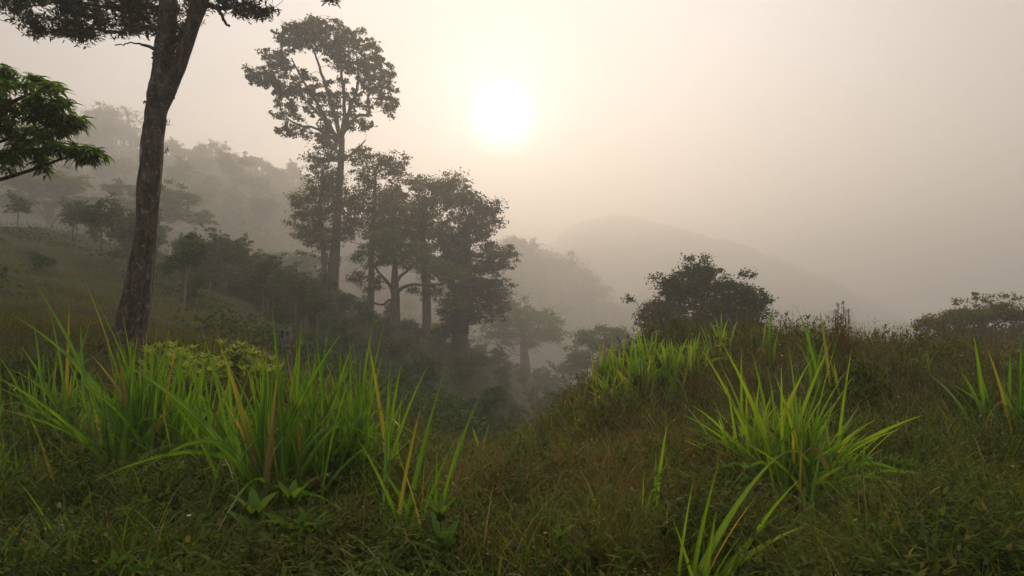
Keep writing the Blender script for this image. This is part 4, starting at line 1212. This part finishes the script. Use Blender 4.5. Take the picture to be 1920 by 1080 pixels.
# ------------------------------------------------------------------ broad leaved plants
def broadplant(name, label, cat, px, Y, h, nstem, nleaf, ll, lw, mat, group=None, spread=.1, th=(.7, 1.3), z0=None):
    x = (px - 960) / FPX * Y
    o = np.array([x, Y, H(x, Y)])
    e = empty(name, o); tag(e, label, cat, group)
    sp, lp = [], []
    for s_ in range(nstem):
        b = o + np.array([rgc.normal() * spread, rgc.normal() * spread, -.03]); hh = h * rgc.uniform(.65, 1.05)
        t = b + np.array([rgc.normal() * .12 * h, rgc.normal() * .12 * h, hh])
        mid = (b + t) / 2 + rgc.normal(size=3) * .02
        ln = smooth_line([b, mid, t], 9)
        sp.append(tube(ln, np.linspace(.006, .002, 9) * (1 + h), 5))
        for q in range(nleaf):
            f = .3 + .7 * q / max(1, nleaf - 1)
            c = ln[int(f * 8)]
            n = 2 if q < nleaf - 1 else 5
            a0 = rgc.uniform(0, 6.28) + (q % 2) * PI / 2
            az = a0 + np.arange(n) * 2 * PI / n
            sz = (.6 + .5 * math.sin(f * 2.6))
            lp.append(blades(np.repeat(c[None], n, 0), az, ll * sz * rgc.uniform(.8, 1.15, n), lw * sz * rgc.uniform(.85, 1.15, n), np.full(n, rgc.uniform(*th)) - f * .3, rgc.uniform(.3, .9, n), 5, fold=True, twist=rgc.uniform(-.3, .3, n)))
    V, F = join(sp); build('stem', V, F, M[mat], e, smooth=True)
    V, F, UV = join(lp); build('leaves', V, F, M[mat], e, uv=UV, smooth=True)
    return e


broadplant('leafy_plant', 'broad leaved plant with pointed leaves at the bottom between two grass clumps', 'plant', 552, 3.2, .52, 3, 5, .22, .08, 'broad', spread=.06)
broadplant('leafy_plant', 'upright plant with large pointed leaves at the bottom centre', 'plant', 848, 3.2, .55, 1, 6, .19, .065, 'broad', spread=.01)
broadplant('leafy_plant', 'low mint like plant with small paired leaves beside the upright plant', 'plant', 800, 3.1, .24, 7, 5, .07, .024, 'broad', spread=.10)
broadplant('leafy_plant', 'small plant with rounded leaves under the fan shaped clump', 'plant', 1520, 4.2, .38, 6, 6, .075, .04, 'weed', spread=.12)
for q, (px, Yd, h, ns) in enumerate([(330, 10.4, .75, 9), (365, 10.0, .6, 8), (395, 10.8, .6, 8), (425, 10.6, .6, 8), (455, 10.2, .65, 9), (482, 10.4, .7, 8), (305, 10.8, .6, 6), (500, 9.8, .4, 6), (410, 9.2, .4, 6), (350, 9.2, .4, 6)]):
    broadplant('yellow_green_shrub', 'low yellow green leafy shrub between the leaning trunk and the post', 'shrub', px, Yd, h, ns, 6, .24, .06, 'shrub', 'yellow green shrubs left of the post', spread=.16)
for q, (px, Yd) in enumerate([(90, 8.6), (55, 8.9), (130, 9.1)]):
    broadplant('dark_shrub', 'dark glossy leaved shrub at the left edge of the near grass', 'shrub', px, Yd, .6, 7, 6, .13, .06, 'bush', 'dark shrubs at the left edge', spread=.16)
for _ in range(60):
    Yd = math.exp(rgc.uniform(math.log(3.1), math.log(10))); px = rgc.uniform(0, 1920)
    broadplant('weed_plant', 'small leafy weed plant standing in the tangled grass', 'plant', px, Yd, rgc.uniform(.2, .38), 4, 5, .07 + .004 * Yd, .025 + .002 * Yd, 'weed', 'small weed plants in the near grass', spread=.08)
for _ in range(26):
    Yd = rgc.uniform(9.5, 13); px = rgc.uniform(1000, 1420)
    broadplant('seeding_weed', 'brown seeding weed standing on the flank of the mound', 'plant', px, Yd, rgc.uniform(.35, .7), 4, 6, .04, .012, 'dry', 'brown seeding weeds on the mound', spread=.12)

for _ in range(30):
    Yd = math.exp(rgc.uniform(math.log(2.9), math.log(5.5))); px = rgc.uniform(-20, 1920)
    broadplant('broadleaf_weed', 'fresh green broadleaf weed at the foot of the grass clumps', 'plant', px, Yd, rgc.uniform(.22, .42), int(rgc.integers(1, 4)), 5, rgc.uniform(.08, .15), rgc.uniform(.03, .05), 'broad', 'broadleaf weeds in the foreground', spread=.05)
# dead leaves and pale flecks caught in the undergrowth
P = scatter(5200, 2.0, 12); P[:, 2] += rc.uniform(.03, .3, len(P))
V, F = leafquads(P, .02 + .004 * P[:, 1], rc, .5, .3)
tag(build('leaf_litter', V, F, M['litter']), 'pale dead leaves and flecks caught in the near undergrowth', 'leaf litter', kind='stuff')

# small purple flower heads
for q, (px, py) in enumerate([(348, 1000), (362, 1004), (356, 1006), (394, 984), (385, 988), (400, 980), (341, 1001), (205, 954), (215, 952), (292, 952), (178, 1008), (502, 1072), (1236, 840), (1528, 930), (1590, 950), (311, 914)]):
    h0 = hit(px, min(1079, py + 30), 2.0, 12)
    p = at(px, py, h0[1]);
    z0 = H(p[0], p[1])
    e = empty('purple_flower', (p[0], p[1], z0)); tag(e, 'tiny purple flower head on a thin stalk low in the dark grass', 'flower', 'tiny purple flowers in the grass')
    zt = max(p[2], z0 + .05)
    V, F = tube([(p[0], p[1], z0 - .02), (p[0] + .01, p[1], (z0 + zt) / 2), (p[0], p[1], zt)], [.003, .002, .002], 5)
    build('stalk', V, F, M['grass'], e)
    n = 22
    V, F = leafquads(np.array([p[0], p[1], zt]) + rgc.normal(size=(n, 3)) * .013, .02, rgc, .7)
    build('petals', V, F, M['flower'], e)

# ------------------------------------------------------------------ haze
zt = max(70.0, float(gz.max()) + 3)
zb = ZMIN - 1.0
S_ = 1420.0
hv = np.array([[x, y, z] for z in (zb, zt) for y in (-S_, S_) for x in (-S_, S_)], float)
hf = np.array([[0, 2, 3, 1], [4, 5, 7, 6], [0, 1, 5, 4], [2, 6, 7, 3], [0, 4, 6, 2], [1, 3, 7, 5]])
hm = mat_new('haze'); t, n, l = nodes(hm)
pv = n('ShaderNodeVolumePrincipled')
pv.inputs['Color'].default_value = (.54, .54, .545, 1)
pv.inputs['Density'].default_value = 0.0031
pv.inputs['Anisotropy'].default_value = 0.45
o = n('ShaderNodeOutputMaterial'); l(pv.outputs[0], o.inputs['Volume'])
haze = build('haze', hv, hf, hm)
tag(haze, 'pale morning mist filling the valley', 'haze', kind='stuff')
